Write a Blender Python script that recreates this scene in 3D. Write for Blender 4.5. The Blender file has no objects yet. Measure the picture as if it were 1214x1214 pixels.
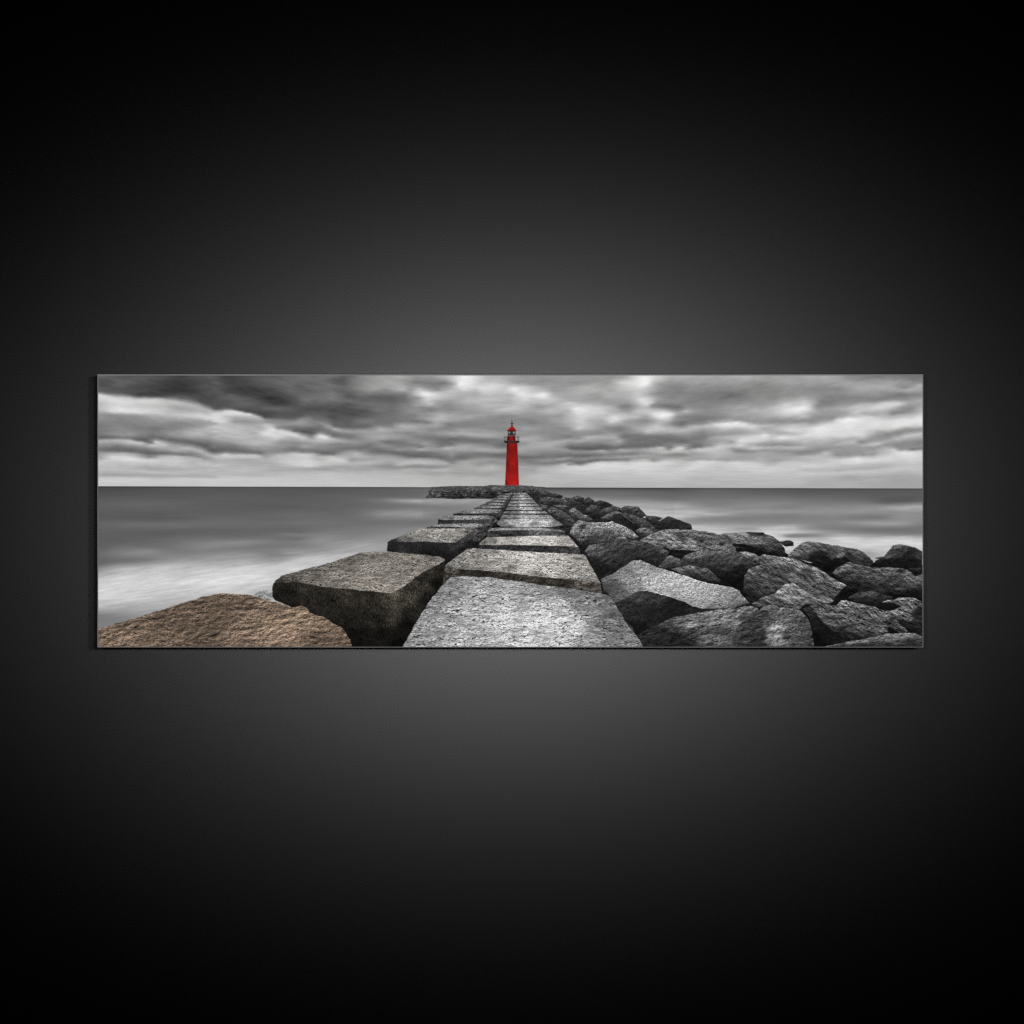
import bpy, math
import numpy as np

# ----------------------------------------------------------------------------
# 1. THE PRINT: what is printed on the canvas, drawn procedurally with numpy.
#    Drawing units run 115..1095 across and 443..768 down the printed face.
# ----------------------------------------------------------------------------
X0, X1, Y0, Y1 = 115.0, 1095.2, 444.6, 768.0
RES = 1.5
NX, NY = int(round((X1 - X0) * RES)) + 1, int(round((Y1 - Y0) * RES)) + 1
GX, GY = np.meshgrid(np.linspace(X0, X1, NX), np.linspace(Y0, Y1, NY))

_rng = np.random.RandomState(7)
_ang = _rng.uniform(0, 2 * np.pi, (256, 256))
_gcos, _gsin = np.cos(_ang), np.sin(_ang)


def gnoise(x, y):
    xi, yi = np.floor(x).astype(int), np.floor(y).astype(int)
    xf, yf = x - xi, y - yi
    u, v = xf * xf * xf * (xf * (xf * 6 - 15) + 10), yf * yf * yf * (yf * (yf * 6 - 15) + 10)

    def g(a, b, fx, fy):
        ia, ib = a & 255, b & 255
        return _gcos[ib, ia] * fx + _gsin[ib, ia] * fy
    a = g(xi, yi, xf, yf)
    b = g(xi + 1, yi, xf - 1, yf)
    c = g(xi, yi + 1, xf, yf - 1)
    d = g(xi + 1, yi + 1, xf - 1, yf - 1)
    return (a + u * (b - a)) + v * ((c + u * (d - c)) - (a + u * (b - a)))


def fbm(x, y, octaves=4, gain=0.55):
    s, amp = 0.0, 1.0
    for k in range(octaves):
        s = s + amp * gnoise(x + 17.3 * k, y - 9.1 * k)
        x, y = 2.07 * x, 1.93 * y
        amp *= gain
    return s


def sstep(a, b, x):
    t = np.clip((x - a) / (b - a), 0, 1)
    return t * t * (3 - 2 * t)


def rbf_field(strokes, bbox, cell, aniso, lam=0.15, step=6.0):
    """smooth field through values given along strokes [(x,y,v), ...]"""
    P = []
    for st in strokes:
        for (xa, ya, va), (xb, yb, vb) in zip(st[:-1], st[1:]):
            n = max(1, int(math.hypot(xb - xa, yb - ya) / step))
            for k in range(n):
                t = k / n
                P.append((xa + (xb - xa) * t, ya + (yb - ya) * t, va + (vb - va) * t))
        P.append(st[-1])
    P = np.array(P)
    px, py, pv = P[:, 0] / aniso, P[:, 1], P[:, 2]
    mean = pv.mean()
    A = np.sqrt((px[:, None] - px) ** 2 + (py[:, None] - py) ** 2)
    A = -A
    n = len(px)
    M = np.zeros((n + 1, n + 1))
    M[:n, :n] = A + 0.0
    M[np.arange(n), np.arange(n)] -= -lam
    M[:n, n] = 1
    M[n, :n] = 1
    rhs = np.zeros(n + 1)
    rhs[:n] = pv - mean
    w = np.linalg.solve(M, rhs)
    xs = np.arange(bbox[0], bbox[2] + cell[0], cell[0])
    ys = np.arange(bbox[1], bbox[3] + cell[1], cell[1])
    out = np.zeros((len(ys), len(xs)))
    for j, yy in enumerate(ys):
        d = np.sqrt((xs[:, None] / aniso - px) ** 2 + (yy - py) ** 2)
        out[j] = -d @ w[:n] + w[n] + mean

    def sample(x, y):
        u = np.clip((x - xs[0]) / cell[0], 0, len(xs) - 1.001)
        v = np.clip((y - ys[0]) / cell[1], 0, len(ys) - 1.001)
        i, j = u.astype(int), v.astype(int)
        fu, fv = u - i, v - j
        a = out[j, i] * (1 - fu) + out[j, i + 1] * fu
        b = out[j + 1, i] * (1 - fu) + out[j + 1, i + 1] * fu
        return a * (1 - fv) + b * fv
    return sample


TILES = {'A': (500, 570, 7.5875), 'B': (640, 575, 7.5875), 'C': (780, 600, 7.5875), 'D': (935, 610, 7.5875),
         'E': (935, 670, 7.5875), 'F': (780, 670, 7.5875), 'G': (640, 670, 7.5875), 'H': (490, 670, 7.5875),
         'I': (340, 620, 7.5875), 'J': (310, 670, 7.5875), 'K': (440, 600, 7.5875), 'L': (340, 570, 5.058),
         'M': (115, 575, 5.058), 'N': (100, 600, 4.336), 'O': (350, 600, 4.336), 'P': (600, 600, 4.336),
         'Q': (840, 600, 4.336), 'R': (840, 430, 4.336), 'Z': (585, 490, 13.489), 'T': (0, 0, 1)}
for _k in range(7):
    TILES['S%d' % _k] = (115 + 140 * _k, 444, 8.6714)


def tp(tile, pts):
    ox, oy, s = TILES[tile]
    return [(ox + p[0] / s, oy + p[1] / s) + tuple(p[2:]) for p in pts]


def parse(text):
    """'S0 x,y,v x,y,v ...' per line -> strokes in drawing units"""
    out = []
    for line in text.strip().splitlines():
        w = line.split()
        if len(w) > 1:
            out.append(tp(w[0], [tuple(float(c) for c in q.split(',')) for q in w[1:]]))
    return out


SKY = """
S0 20,15,95 300,15,85 600,15,75 900,15,65 1214,15,85
S0 20,80,80 250,80,92 500,70,80 700,80,62 850,100,55 1000,80,65 1214,90,80
S0 20,150,95 200,160,85 400,170,72 600,170,62 800,170,55 1000,190,65 1214,220,78
S0 20,178,110 250,193,95 420,213,85 650,223,85 850,223,90 1000,258,90 1214,343,85
S0 20,210,205 200,225,185 400,250,190 600,255,185 800,265,175 950,300,170 1100,345,165 1214,385,195
S0 20,290,185 200,320,210 350,330,200 600,310,190 800,340,165 950,360,165 1100,390,175 1214,430,210
S0 20,370,180 200,375,215 450,385,210 700,400,185 900,410,190 1060,430,210 1214,465,205
S0 20,410,150 200,410,150 450,420,165 650,430,165 900,440,180 1100,465,165 1214,490,170
S0 20,470,130 250,470,130 500,480,140 700,490,140 900,500,135 1100,510,150 1214,510,175
S0 20,550,115 200,540,130 400,560,125 600,570,120 800,560,135 1000,560,165 1214,560,180
S0 20,620,120 150,620,130 300,620,150 420,620,125 600,620,115 800,610,150 950,620,175 1214,620,160
S0 20,650,110 200,650,120 350,662,115 480,685,105 545,700,120
S0 560,640,110 650,650,110 800,690,110 950,700,100 1100,740,95 1214,790,100
S0 20,680,160 200,672,165 330,685,185 450,700,180 550,725,185 590,690,190 680,720,185 760,748,170 950,755,175 1050,790,175 1130,820,170 1214,840,185
S0 20,740,135 200,735,120 400,750,125 600,770,140 800,790,150 950,800,135 1050,840,140 1214,880,165
S0 20,775,120 150,780,115 350,790,110 500,805,105 650,815,110 800,820,120 950,830,125 1100,870,150
S0 20,800,150 120,810,165 250,800,160 400,815,150 520,850,135 650,840,170 800,840,180 950,850,165 1214,900,170
S0 20,850,160 140,850,205 300,868,215 420,885,210 600,880,195 800,905,195 1000,905,180 1214,935,195
S0 20,900,195 200,900,190 500,920,195 800,930,190 1214,960,175
S0 20,960,190 300,950,180 550,965,165 700,965,170 900,970,175 1214,985,185
S0 20,1000,180 400,1000,185 800,1010,185 1214,1015,180
S0 20,1035,165 300,1035,165 600,1045,170 1000,1045,172 1214,1050,180
S0 20,1070,200 400,1075,200 800,1075,195 1214,1080,198
S0 20,1120,200 600,1125,198 1214,1130,198
S1 0,15,70 150,15,60 400,20,80 600,15,90 900,20,105 1214,20,105
S1 0,80,85 150,80,62 300,90,68 500,80,88 650,80,100 900,90,100 1214,100,108
S1 0,150,85 120,150,70 250,140,58 420,150,62 600,150,75 750,150,100 950,170,95 1214,170,108
S1 0,220,72 150,210,92 300,200,65 450,220,62 600,230,55 750,240,75 900,250,108 1214,250,112
S1 0,290,80 200,250,95 400,270,85 520,280,62 650,290,55 780,290,72 900,300,95 1100,310,85 1214,310,90
S1 0,335,90 250,330,92 450,340,85 600,350,95 800,350,85 1000,350,78 1214,360,75
S1 0,352,95 120,345,110 250,362,90 400,385,85 500,440,88 650,440,92 800,440,90 900,420,95 1050,400,90 1214,400,80
S1 0,385,205 130,368,190 250,390,205 350,405,210 420,430,175 520,470,140 650,475,135 780,470,130 880,450,125 950,440,120 1050,490,130 1214,550,155
S1 0,430,215 100,430,190 200,440,170 300,440,175 420,460,165 550,490,145 700,500,140 850,490,150
S1 1000,455,105 1150,450,100 1214,480,98
S1 0,480,225 80,480,215 200,480,150 320,480,150 450,500,160 560,535,200 640,545,150 750,545,120 900,530,125 1050,530,110 1214,600,120
S1 0,540,200 150,540,185 300,540,175 450,550,175 580,560,220 680,580,205 800,600,190
S1 800,575,100 900,590,95 1000,605,100 1100,580,120 1214,640,130
S1 0,590,190 200,590,185 400,600,175 520,605,215 680,610,205 820,620,205 900,630,170 1000,640,140 1080,625,205 1150,640,210 1214,660,185
S1 0,640,175 200,640,180 400,650,180 600,660,195 750,650,175 900,660,185 1000,680,175 1120,670,190 1214,690,165
S1 0,690,140 150,690,150 300,710,165 420,720,180 550,710,170 700,700,150 850,700,140 1000,710,150 1214,730,140
S1 0,740,115 200,740,120 350,760,135 500,760,150 650,760,140 800,750,130 900,740,155 1050,760,130 1214,780,120
S1 0,795,115 150,795,115 300,800,115 450,805,120 520,800,140 650,790,130 800,785,125 950,790,125 1100,810,115 1214,820,115
S1 0,835,185 100,820,190 230,840,190 400,830,190 520,845,160 650,835,185 800,810,185 950,815,185 1060,830,165 1214,850,180
S1 0,880,175 300,880,165 500,880,175 700,870,190 850,860,205 950,870,205 1060,880,185 1214,870,200
S1 0,940,195 150,935,180 400,930,170 600,915,175 800,930,195 980,945,205 1100,930,185 1214,920,185
S1 0,985,180 300,985,185 600,970,175 800,970,170 1000,965,165 1214,980,160
S1 0,1030,185 400,1030,180 800,1020,185 1214,1010,190
S1 0,1075,200 400,1075,200 800,1060,195 1214,1050,195
S1 0,1125,198 600,1130,200 1214,1130,198
S2 0,25,95 100,25,90 250,25,120 450,25,150 700,25,165 850,30,140 1050,25,150 1214,25,185
S2 0,90,90 120,90,90 250,90,125 400,100,150 550,90,160 700,110,165 850,80,125 1000,90,120 1150,80,130 1214,110,160
S2 0,150,100 120,150,100 250,150,125 400,150,150 550,150,145 700,150,170 800,150,150 880,150,190 1000,155,160 1080,150,140 1150,150,165 1214,160,190
S2 0,210,115 150,210,90 300,220,100 450,230,95 600,220,100 750,210,115 850,190,190 930,185,230 1040,200,215 1120,200,190 1214,200,180
S2 0,260,112 150,260,105 300,260,95 420,260,95 600,270,95 750,260,115 870,240,150 960,250,205 1060,230,200 1214,260,155
S2 0,310,90 150,300,88 300,300,105 450,310,110 600,310,105 750,310,125 900,300,170 1000,300,185 1100,290,150 1214,320,125
S2 0,380,78 200,370,78 350,370,88 450,360,112 600,360,105 800,370,140 900,360,135 1000,360,125 1100,360,145 1214,380,140
S2 0,430,80 200,415,82 350,420,90 500,430,108 650,420,115 800,420,125 900,430,150 1000,440,165 1130,430,185 1214,440,175
S2 0,490,95 150,490,92 280,470,110 400,490,115 550,490,115 700,490,130 850,480,120 950,490,130 1060,490,165 1150,490,150 1214,500,135
S2 0,530,105 150,540,105 330,540,105 450,530,130 600,520,125 700,520,165 800,525,165 900,520,150 1050,520,160 1150,530,135 1214,540,130
S2 0,560,165 120,575,150 250,590,150 400,570,155 500,560,170 600,560,160 700,545,165 850,550,165 1000,560,140 1214,570,135
S2 0,600,120 120,610,125 300,610,150 500,610,160 650,600,150 800,600,140 1000,600,140 1214,610,165
S2 0,625,115 150,640,115 280,640,140 450,650,165 600,650,155 750,640,145 900,650,125 1100,660,115 1214,650,110
S2 0,670,175 120,690,160 250,680,140 400,680,145 550,690,120 700,690,120 850,690,140 950,710,155 1100,700,115 1214,710,110
S2 0,720,130 200,715,140 350,720,115 500,730,140 650,740,125 800,730,125 900,740,120 1000,730,140 1100,740,130 1214,735,150
S2 0,770,120 200,760,118 350,770,120 500,765,115 650,770,140 800,765,140 900,765,170 1050,770,155 1150,760,175 1214,780,150
S2 0,805,125 100,800,150 250,800,165 400,800,115 600,800,108 800,810,108 1000,805,115 1150,820,130 1214,830,145
S2 0,845,190 80,870,200 150,850,170 230,830,180 400,830,155 550,835,150 700,845,135 850,850,115 1000,845,115 1100,870,120 1214,885,125
S2 0,890,200 120,895,200 200,880,160 350,870,165 500,870,170 700,880,165 900,870,165 1050,880,160 1120,890,165 1214,910,140
S2 0,920,185 200,910,180 400,910,180 600,910,160 700,925,180 850,905,185 950,905,190 1060,895,180 1150,910,175 1214,925,165
S2 0,940,165 200,945,165 400,955,160 600,955,150 800,950,145 1000,950,145 1214,940,160
S2 0,975,170 300,985,170 500,985,172 800,980,172 1000,985,175 1214,970,180
S2 0,1010,190 300,1020,185 600,1010,180 800,1010,175 1000,1020,165 1214,1020,175
S2 0,1060,195 400,1050,190 700,1050,190 1000,1050,180 1214,1045,185
S2 0,1110,200 600,1110,195 1214,1110,190
S3 0,25,190 120,25,235 250,25,215 350,25,180 500,25,170 700,25,150 900,25,145 1214,25,150
S3 0,90,160 100,90,235 200,90,225 300,80,190 420,80,200 550,90,190 700,85,160 900,90,148 1214,90,148
S3 0,150,165 130,150,220 250,160,190 330,140,220 430,130,215 550,130,195 650,140,225 750,130,200 900,140,175 1050,140,150 1214,150,155
S3 0,210,185 120,200,170 250,200,170 350,190,195 500,200,180 620,200,190 730,200,225 850,180,200 950,200,230 1050,180,165 1214,210,165
S3 0,260,160 150,260,185 300,260,185 450,260,185 600,270,175 750,270,205 850,250,200 970,245,215 1060,260,190 1214,270,170
S3 0,320,150 200,320,160 350,320,180 500,330,180 620,320,190 750,320,180 900,320,155 1050,320,175 1150,310,190 1214,320,195
S3 0,380,150 200,380,150 400,370,170 550,360,190 700,360,180 850,360,160 1000,360,180 1120,380,175 1214,370,180
S3 0,440,160 200,430,160 400,430,145 600,410,150 800,420,150 1000,410,165 1130,420,155 1214,440,190
S3 0,490,150 200,490,130 400,490,135 600,470,140 800,480,130 1000,490,140 1100,460,160 1214,480,180
S3 0,560,140 200,550,145 400,560,140 560,560,140 750,550,155 900,550,150 1050,550,140 1214,570,140
S3 0,600,170 100,605,175 250,630,165 400,635,160 540,630,150 700,620,150 900,600,145 1214,610,140
S3 0,650,110 150,660,120 300,670,120 450,670,125 550,690,120 720,670,165 850,665,170 950,675,155 1050,660,140 1214,660,140
S3 0,690,125 200,690,120 400,700,125 560,720,115 700,700,140 850,700,165 1000,690,165 1150,690,170 1214,680,165
S3 0,740,160 150,730,160 300,740,155 450,735,125 560,740,110 700,750,165 850,750,165 1000,740,170 1120,740,150 1214,740,120
S3 0,780,160 200,770,160 400,775,170 550,775,160 700,780,155 900,780,150 1050,780,150 1214,780,145
S3 0,810,140 150,810,130 300,810,120 450,820,115 560,820,115 700,810,145 900,820,135 1050,820,125 1214,820,120
S3 0,870,125 120,850,110 250,850,130 400,845,130 550,850,120 700,850,110 850,855,115 1000,850,120 1100,850,115 1214,845,120
S3 0,900,150 150,895,165 250,890,160 400,870,150 550,870,145 700,880,130 850,880,130 1000,880,150 1100,870,150 1214,860,150
S3 0,940,165 150,930,170 300,920,150 400,900,145 550,910,150 700,920,150 850,910,130 950,920,130 1100,905,130 1214,890,125
S3 0,980,170 200,970,170 350,955,180 430,955,185 550,970,170 700,950,165 850,950,160 1000,940,165 1100,930,175 1214,910,195
S3 0,1030,170 200,1030,170 400,1030,165 550,1010,170 700,1000,170 850,990,165 950,970,185 1214,960,205
S3 0,1070,185 250,1060,185 500,1070,180 700,1060,180 900,1030,190 1214,1020,195
S3 0,1120,190 500,1120,185 700,1120,185 900,1100,190 1214,1110,190
S4 0,30,150 200,30,150 400,30,145 550,30,160 700,30,210 800,30,235 900,25,200 1050,25,165 1214,25,165
S4 0,90,135 200,80,150 400,80,150 550,80,200 700,80,225 800,80,240 880,70,190 950,100,150 1100,90,140 1214,80,150
S4 0,150,170 150,130,175 300,140,170 450,150,165 600,130,195 750,120,220 850,130,180 950,150,140 1100,140,125 1214,150,130
S4 0,220,165 150,230,165 280,240,150 400,220,170 600,210,170 720,210,195 800,210,180 900,200,145 1050,210,130 1214,210,130
S4 0,280,200 80,290,180 200,290,170 350,290,160 500,300,145 620,270,165 750,260,220 820,280,205 900,270,150 1050,280,135 1214,290,130
S4 0,320,195 80,350,225 200,320,205 300,340,205 400,340,185 520,325,140 620,325,135 720,310,175 790,310,205 860,320,140 1000,330,120 1130,330,115 1214,330,140
S4 0,390,180 100,390,220 220,380,210 350,390,200 470,380,175 600,370,150 700,370,180 780,370,190 860,370,190 960,375,205 1060,370,165 1150,365,140 1214,370,175
S4 0,440,175 130,430,210 250,430,195 380,420,190 480,440,220 570,430,195 700,440,180 800,430,165 870,410,220 960,415,235 1050,410,220 1130,430,150 1214,420,130
S4 0,490,175 100,480,205 220,470,175 350,480,170 460,485,205 560,480,165 700,480,145 820,470,140 920,460,185 1020,460,190 1100,480,140 1214,490,115
S4 0,540,155 100,550,195 250,550,170 400,550,135 530,550,125 650,530,155 780,530,165 900,525,190 1000,520,165 1100,510,130 1180,515,115 1214,525,150
S4 0,590,140 150,600,145 300,600,135 420,600,150 550,610,130 700,590,145 800,590,190 900,560,195 1050,560,180 1214,560,175
S4 0,650,125 100,650,140 200,650,175 350,640,165 450,640,165 550,640,120 700,640,115 900,620,130 1050,610,140 1214,600,160
S4 0,690,150 120,680,165 250,680,150 400,680,150 520,690,160 620,690,120 800,690,110 1000,670,110 1214,650,120
S4 0,740,110 200,740,105 350,720,115 480,730,130 560,740,110 700,730,108 900,720,115 1050,700,120 1214,700,115
S4 0,770,105 200,770,100 400,770,105 500,760,110 650,745,108 800,740,110 950,730,115 1050,750,125 1150,730,150 1214,725,165
S4 0,795,145 200,795,140 340,785,165 450,795,140 560,775,160 700,775,155 850,765,175 950,750,185 1020,770,140 1100,760,190 1160,755,205 1214,750,170
S4 0,835,110 200,830,110 400,820,130 550,820,125 700,805,130 850,800,160 1000,790,185 1080,780,190 1214,800,170
S4 0,870,125 150,870,140 300,855,140 450,860,150 600,845,160 750,830,165 900,830,155 1100,825,135 1214,830,140
S4 0,895,120 150,905,115 300,885,115 450,880,125 600,870,140 700,860,150 850,860,155 1000,855,155 1214,855,165
S4 0,915,125 100,920,125 200,910,140 350,895,170 500,890,150 600,885,145 680,885,180 780,875,185 880,888,150 980,885,190 1080,880,190 1214,880,170
S4 0,945,205 150,940,205 300,915,205 450,905,200 560,905,190 700,905,205 850,905,205 1000,905,205 1100,910,190 1214,920,195
S4 0,990,205 400,980,210 800,970,210 1100,970,200 1214,960,205
S4 0,1060,190 400,1040,195 800,1030,200 1214,1020,200
S4 0,1120,182 400,1120,185 800,1110,188 1214,1100,188
S5 0,30,160 300,30,160 600,30,165 850,35,150 1000,30,155 1214,30,155
S5 0,90,150 300,90,150 600,90,145 750,90,135 900,80,150 1050,80,160 1214,90,145
S5 0,150,135 200,150,130 400,150,128 600,150,130 750,140,128 900,150,135 1050,150,140 1214,150,140
S5 0,220,128 200,210,125 350,200,120 450,205,108 550,205,115 700,210,135 900,210,130 1080,220,145 1214,220,150
S5 0,290,130 200,280,128 400,260,120 500,280,130 600,270,130 750,260,140 900,260,140 1050,260,165 1214,260,185
S5 0,350,155 150,340,130 300,330,135 450,330,150 600,330,160 750,320,150 900,310,165 1000,300,195 1100,310,200 1214,310,205
S5 0,410,140 150,400,135 300,400,140 450,400,155 600,390,160 750,370,175 900,360,190 1050,360,220 1130,365,235 1214,370,220
S5 0,470,125 150,450,115 300,450,125 450,440,145 600,450,155 750,440,155 900,430,160 1050,420,195 1150,420,190 1214,430,180
S5 0,510,130 120,500,140 200,492,140 300,485,150 400,475,165 500,470,160 580,475,155 700,492,150 850,490,145 1000,480,140 1100,470,140 1214,480,145
S5 0,560,175 100,530,175 200,525,185 300,510,200 420,495,225 520,490,220 600,505,210 700,520,200 800,520,180 950,520,165 1100,510,180 1214,510,180
S5 0,600,145 150,580,145 280,570,165 400,560,190 500,560,180 600,540,205 680,550,205 800,560,170 950,560,180 1080,575,210 1214,570,205
S5 0,650,120 150,630,125 300,610,145 450,605,150 600,600,165 750,600,180 850,600,180 950,600,170 1080,605,180 1214,610,205
S5 0,680,112 150,680,120 250,655,155 400,640,175 550,635,190 700,630,200 800,620,220 870,640,190 950,650,220 1080,650,205 1214,650,205
S5 0,730,112 150,730,130 250,700,145 380,690,165 450,690,155 550,680,215 680,670,210 800,680,195 900,680,175 1050,690,165 1214,680,185
S5 0,755,120 150,742,125 250,735,150 330,730,190 450,735,190 550,725,200 650,720,175 750,725,150 900,725,145 1000,725,150 1214,730,160
S5 0,780,170 120,760,185 250,760,190 380,750,190 480,755,160 600,745,175 700,755,190 850,750,180 1000,745,175 1214,745,170
S5 0,820,155 150,810,165 300,790,185 430,785,175 550,790,140 700,785,145 850,775,150 1000,785,145 1214,790,140
S5 0,865,160 150,850,165 300,840,175 500,820,165 650,815,165 800,810,165 900,820,160 1050,825,155 1214,820,150
S5 0,885,170 110,868,165 220,882,165 280,876,170 400,880,160 550,870,165 750,870,170 900,880,160 1050,870,165 1214,860,175
S5 0,920,205 120,895,208 250,895,205 350,905,195 500,905,205 700,900,190 850,920,180 1000,910,190 1214,900,190
S5 0,980,205 300,950,195 600,960,205 900,960,200 1214,970,195
S5 0,1060,185 400,1040,188 800,1040,190 1214,1040,190
S5 0,1130,180 600,1120,182 1214,1110,182
S6 0,30,165 200,35,165 400,35,150 600,35,125 800,35,130 1000,40,130 1100,50,115 1190,40,120
S6 0,90,150 200,90,150 400,80,160 550,90,155 750,70,150 900,70,155 1050,70,140 1190,70,125
S6 0,140,135 200,140,140 400,140,138 580,140,165 720,120,165 900,110,160 1050,130,135 1190,110,165
S6 0,200,140 200,200,135 400,200,135 600,180,150 800,170,145 950,160,155 1080,150,165 1190,140,160
S6 0,260,185 80,250,160 180,270,125 350,260,130 550,230,130 750,220,135 900,200,130 1050,210,125 1190,200,135
S6 0,320,215 60,310,195 150,320,135 300,310,135 450,300,150 600,280,140 800,260,135 950,250,140 1100,250,150 1190,260,160
S6 0,360,235 50,360,210 150,360,150 300,350,160 430,340,175 550,320,185 700,305,185 850,290,195 960,285,205 1080,300,160 1190,310,160
S6 0,410,190 100,400,160 250,410,150 400,390,155 520,380,195 650,360,195 780,345,210 880,330,195 1000,340,145 1100,340,145 1190,340,165
S6 0,470,140 150,450,145 300,450,145 400,430,175 500,425,190 600,400,175 720,410,165 820,390,165 920,400,135 1020,390,140 1120,390,170 1190,390,190
S6 0,510,165 120,500,160 250,480,180 350,465,215 450,455,235 600,440,210 750,440,200 900,430,175 1050,420,175 1190,430,215
S6 0,570,205 120,550,225 250,520,215 400,500,220 550,490,222 750,490,215 900,480,215 1050,470,220 1190,470,225
S6 0,620,210 150,620,220 300,580,215 500,560,218 700,550,210 850,550,205 1000,530,215 1190,520,200
S6 0,660,190 150,640,210 300,630,205 450,630,205 600,620,205 700,600,185 800,590,160 950,580,150 1100,565,145 1190,560,150
S6 0,690,180 200,680,175 350,680,160 500,660,175 600,660,170 750,620,150 850,615,135 1000,605,140 1100,590,150 1190,590,155
S6 0,730,165 200,720,160 350,715,175 500,700,180 600,690,140 700,670,150 850,650,150 950,650,175 1050,630,190 1190,610,180
S6 0,775,145 150,765,140 300,755,145 450,740,150 600,730,165 750,710,190 850,690,165 950,670,170 1080,660,160 1190,660,155
S6 0,800,138 150,795,142 300,780,155 450,775,150 600,760,155 750,740,150 850,720,140 950,720,135 1050,690,140 1190,690,135
S6 0,820,140 150,812,150 230,810,180 320,825,145 450,820,145 600,800,150 750,780,165 850,760,170 950,745,150 1050,740,145 1190,735,135
S6 0,850,180 200,840,180 320,845,165 450,838,160 600,825,145 700,820,155 800,790,175 920,765,190 1000,770,150 1100,770,130 1190,765,135
S6 0,900,185 200,880,185 400,870,200 550,860,208 700,840,175 800,820,190 950,790,205 1100,790,205 1190,785,195
S6 0,935,205 150,930,200 350,920,195 550,910,210 750,880,210 950,860,205 1100,860,210 1190,850,205
S6 0,985,185 200,980,185 350,985,175 500,975,175 700,960,170 850,950,175 1000,930,190 1190,930,190
S6 0,1020,195 250,1010,190 500,1000,192 750,980,190 1000,970,190 1190,980,188
S6 0,1080,180 250,1070,175 450,1055,165 700,1050,172 900,1040,168 1190,1040,172
S6 0,1130,175 400,1120,172 800,1100,168 1000,1110,160 1190,1110,165
"""

SEA = """
M 0,20,72 600,20,85 1214,20,85
M 0,80,88 600,80,92 1214,80,92
M 0,130,95 300,110,100 700,130,92 1214,130,90
M 0,200,90 300,200,88 600,210,100 1214,210,105
M 0,230,98 300,240,108 700,240,105 1214,250,105
M 0,290,95 400,290,92 800,270,98 1214,290,105
M 0,340,92 300,340,100 600,330,115 1214,320,112
M 0,375,95 200,380,115 400,380,110 600,380,130 800,350,135 900,335,130 1214,330,110
M 0,440,100 200,420,130 300,400,135 450,410,120 600,400,125 800,380,122 1000,372,118 1214,372,124
M 0,480,105 150,460,110 300,450,120 450,460,150 600,440,140 750,420,140 900,420,145 1050,420,125 1214,420,140
M 0,530,150 150,500,165 300,500,170 500,490,175 700,480,160 900,470,165 1050,460,150 1214,460,175
M 0,580,185 150,570,195 300,540,180 500,550,185 700,530,195 900,530,200 1100,510,190 1214,500,185
M 0,630,195 200,620,195 400,600,190 600,600,200 850,570,205 1000,560,200 1100,540,185
M 0,690,190 200,690,185 400,660,180 600,640,185 800,610,195 950,600,190 1040,600,185
M 0,740,165 200,740,160 350,720,165 500,690,170 650,660,180 850,640,185 950,640,170
M 10,790,120 100,790,130 250,770,150
L 0,50,85 400,50,88 840,55,105
L 0,100,90 400,100,100 700,100,110 840,105,120
L 640,115,140 830,118,165 1000,120,165 1214,118,160
L 0,150,95 400,150,100 700,150,118 1000,150,135 1100,150,140
L 0,210,105 400,200,105 600,200,140 800,200,150 900,210,130
L 0,250,112 400,250,110 700,250,118 850,250,115
L 0,320,120 200,330,130 400,320,125 600,300,130 750,290,135
L 0,370,120 200,355,138 400,350,132 600,340,140 660,340,140
L 0,410,132 150,400,132 300,400,150 450,390,155 600,370,150
L 0,440,150 150,440,150 300,430,155 500,410,160 590,420,150
L 0,490,190 150,470,180 300,450,175 400,440,165
L 0,530,195 100,530,185 200,500,180
B 50,35,85 600,35,80 1214,35,75
B 100,60,105 600,60,105 1214,60,95
B 250,100,130 600,100,118 1214,100,105
B 500,130,150 800,130,130 1214,130,115
B 650,165,160 900,160,155 1214,160,145
B 900,200,175 1214,200,165
B 960,250,190 1214,250,180
B 1100,285,195 1214,280,190
C 0,20,165 300,30,160 600,20,140 1214,20,128
C 100,70,175 350,70,178 550,70,165 800,70,140 1214,70,128
C 300,120,140 500,110,135 800,110,125 1214,120,125
C 330,160,150 600,160,145 900,160,138 1214,160,140
C 340,190,180 600,190,165 800,190,160 1000,190,165 1214,200,190
C 400,215,195 550,230,190 700,210,150 850,215,150 950,225,190 1214,240,195
C 1060,270,200 1150,280,180 1214,265,150
C 1120,300,195 1214,300,190
C 1170,390,190 1190,420,170
D 0,30,125 400,20,130 800,30,115 1000,10,140 1200,20,135
D 0,80,135 400,70,130 800,90,150 1000,90,150 1200,90,125
D 0,130,165 300,130,130 700,130,115 1000,130,115 1200,130,115
D 0,160,190 200,160,165 400,170,150 700,170,130 1000,180,130 1200,180,125
D 0,200,115 150,200,125 300,190,130 450,210,190 700,210,170 900,215,185 1200,215,175
D 80,220,180 300,215,160 500,240,200 700,250,195 900,250,200 1200,250,205
D 650,300,195 900,290,195 1200,300,195
D 720,350,150 850,340,180
D 780,380,160 860,370,175
D 20,310,200 60,320,180
R 0,660,100 500,680,95 1100,680,90
R 0,740,130 300,730,135 600,715,115 850,730,125 1000,745,160 1090,740,165
R 900,725,100 1090,710,90
R 0,770,150 500,770,140 1090,770,140
"""

# ---- printed motifs: (name, parent motif or None, tile, outline, [tile] tone samples, options) -----------
# options: k = texture kind, a = texture strength, t = ink tint, j = outline roughness, rim = edge toning
MOTIFS = []


def motif(name, outline, tones, parent=None, tile='T', ttile=None, **o):
    pts = tp(tile, outline)
    to = tp(ttile or tile, tones)
    MOTIFS.append(dict(name=name, pts=[p[:2] for p in pts], tones=to, parent=parent, **o))
    return len(MOTIFS) - 1


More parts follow.
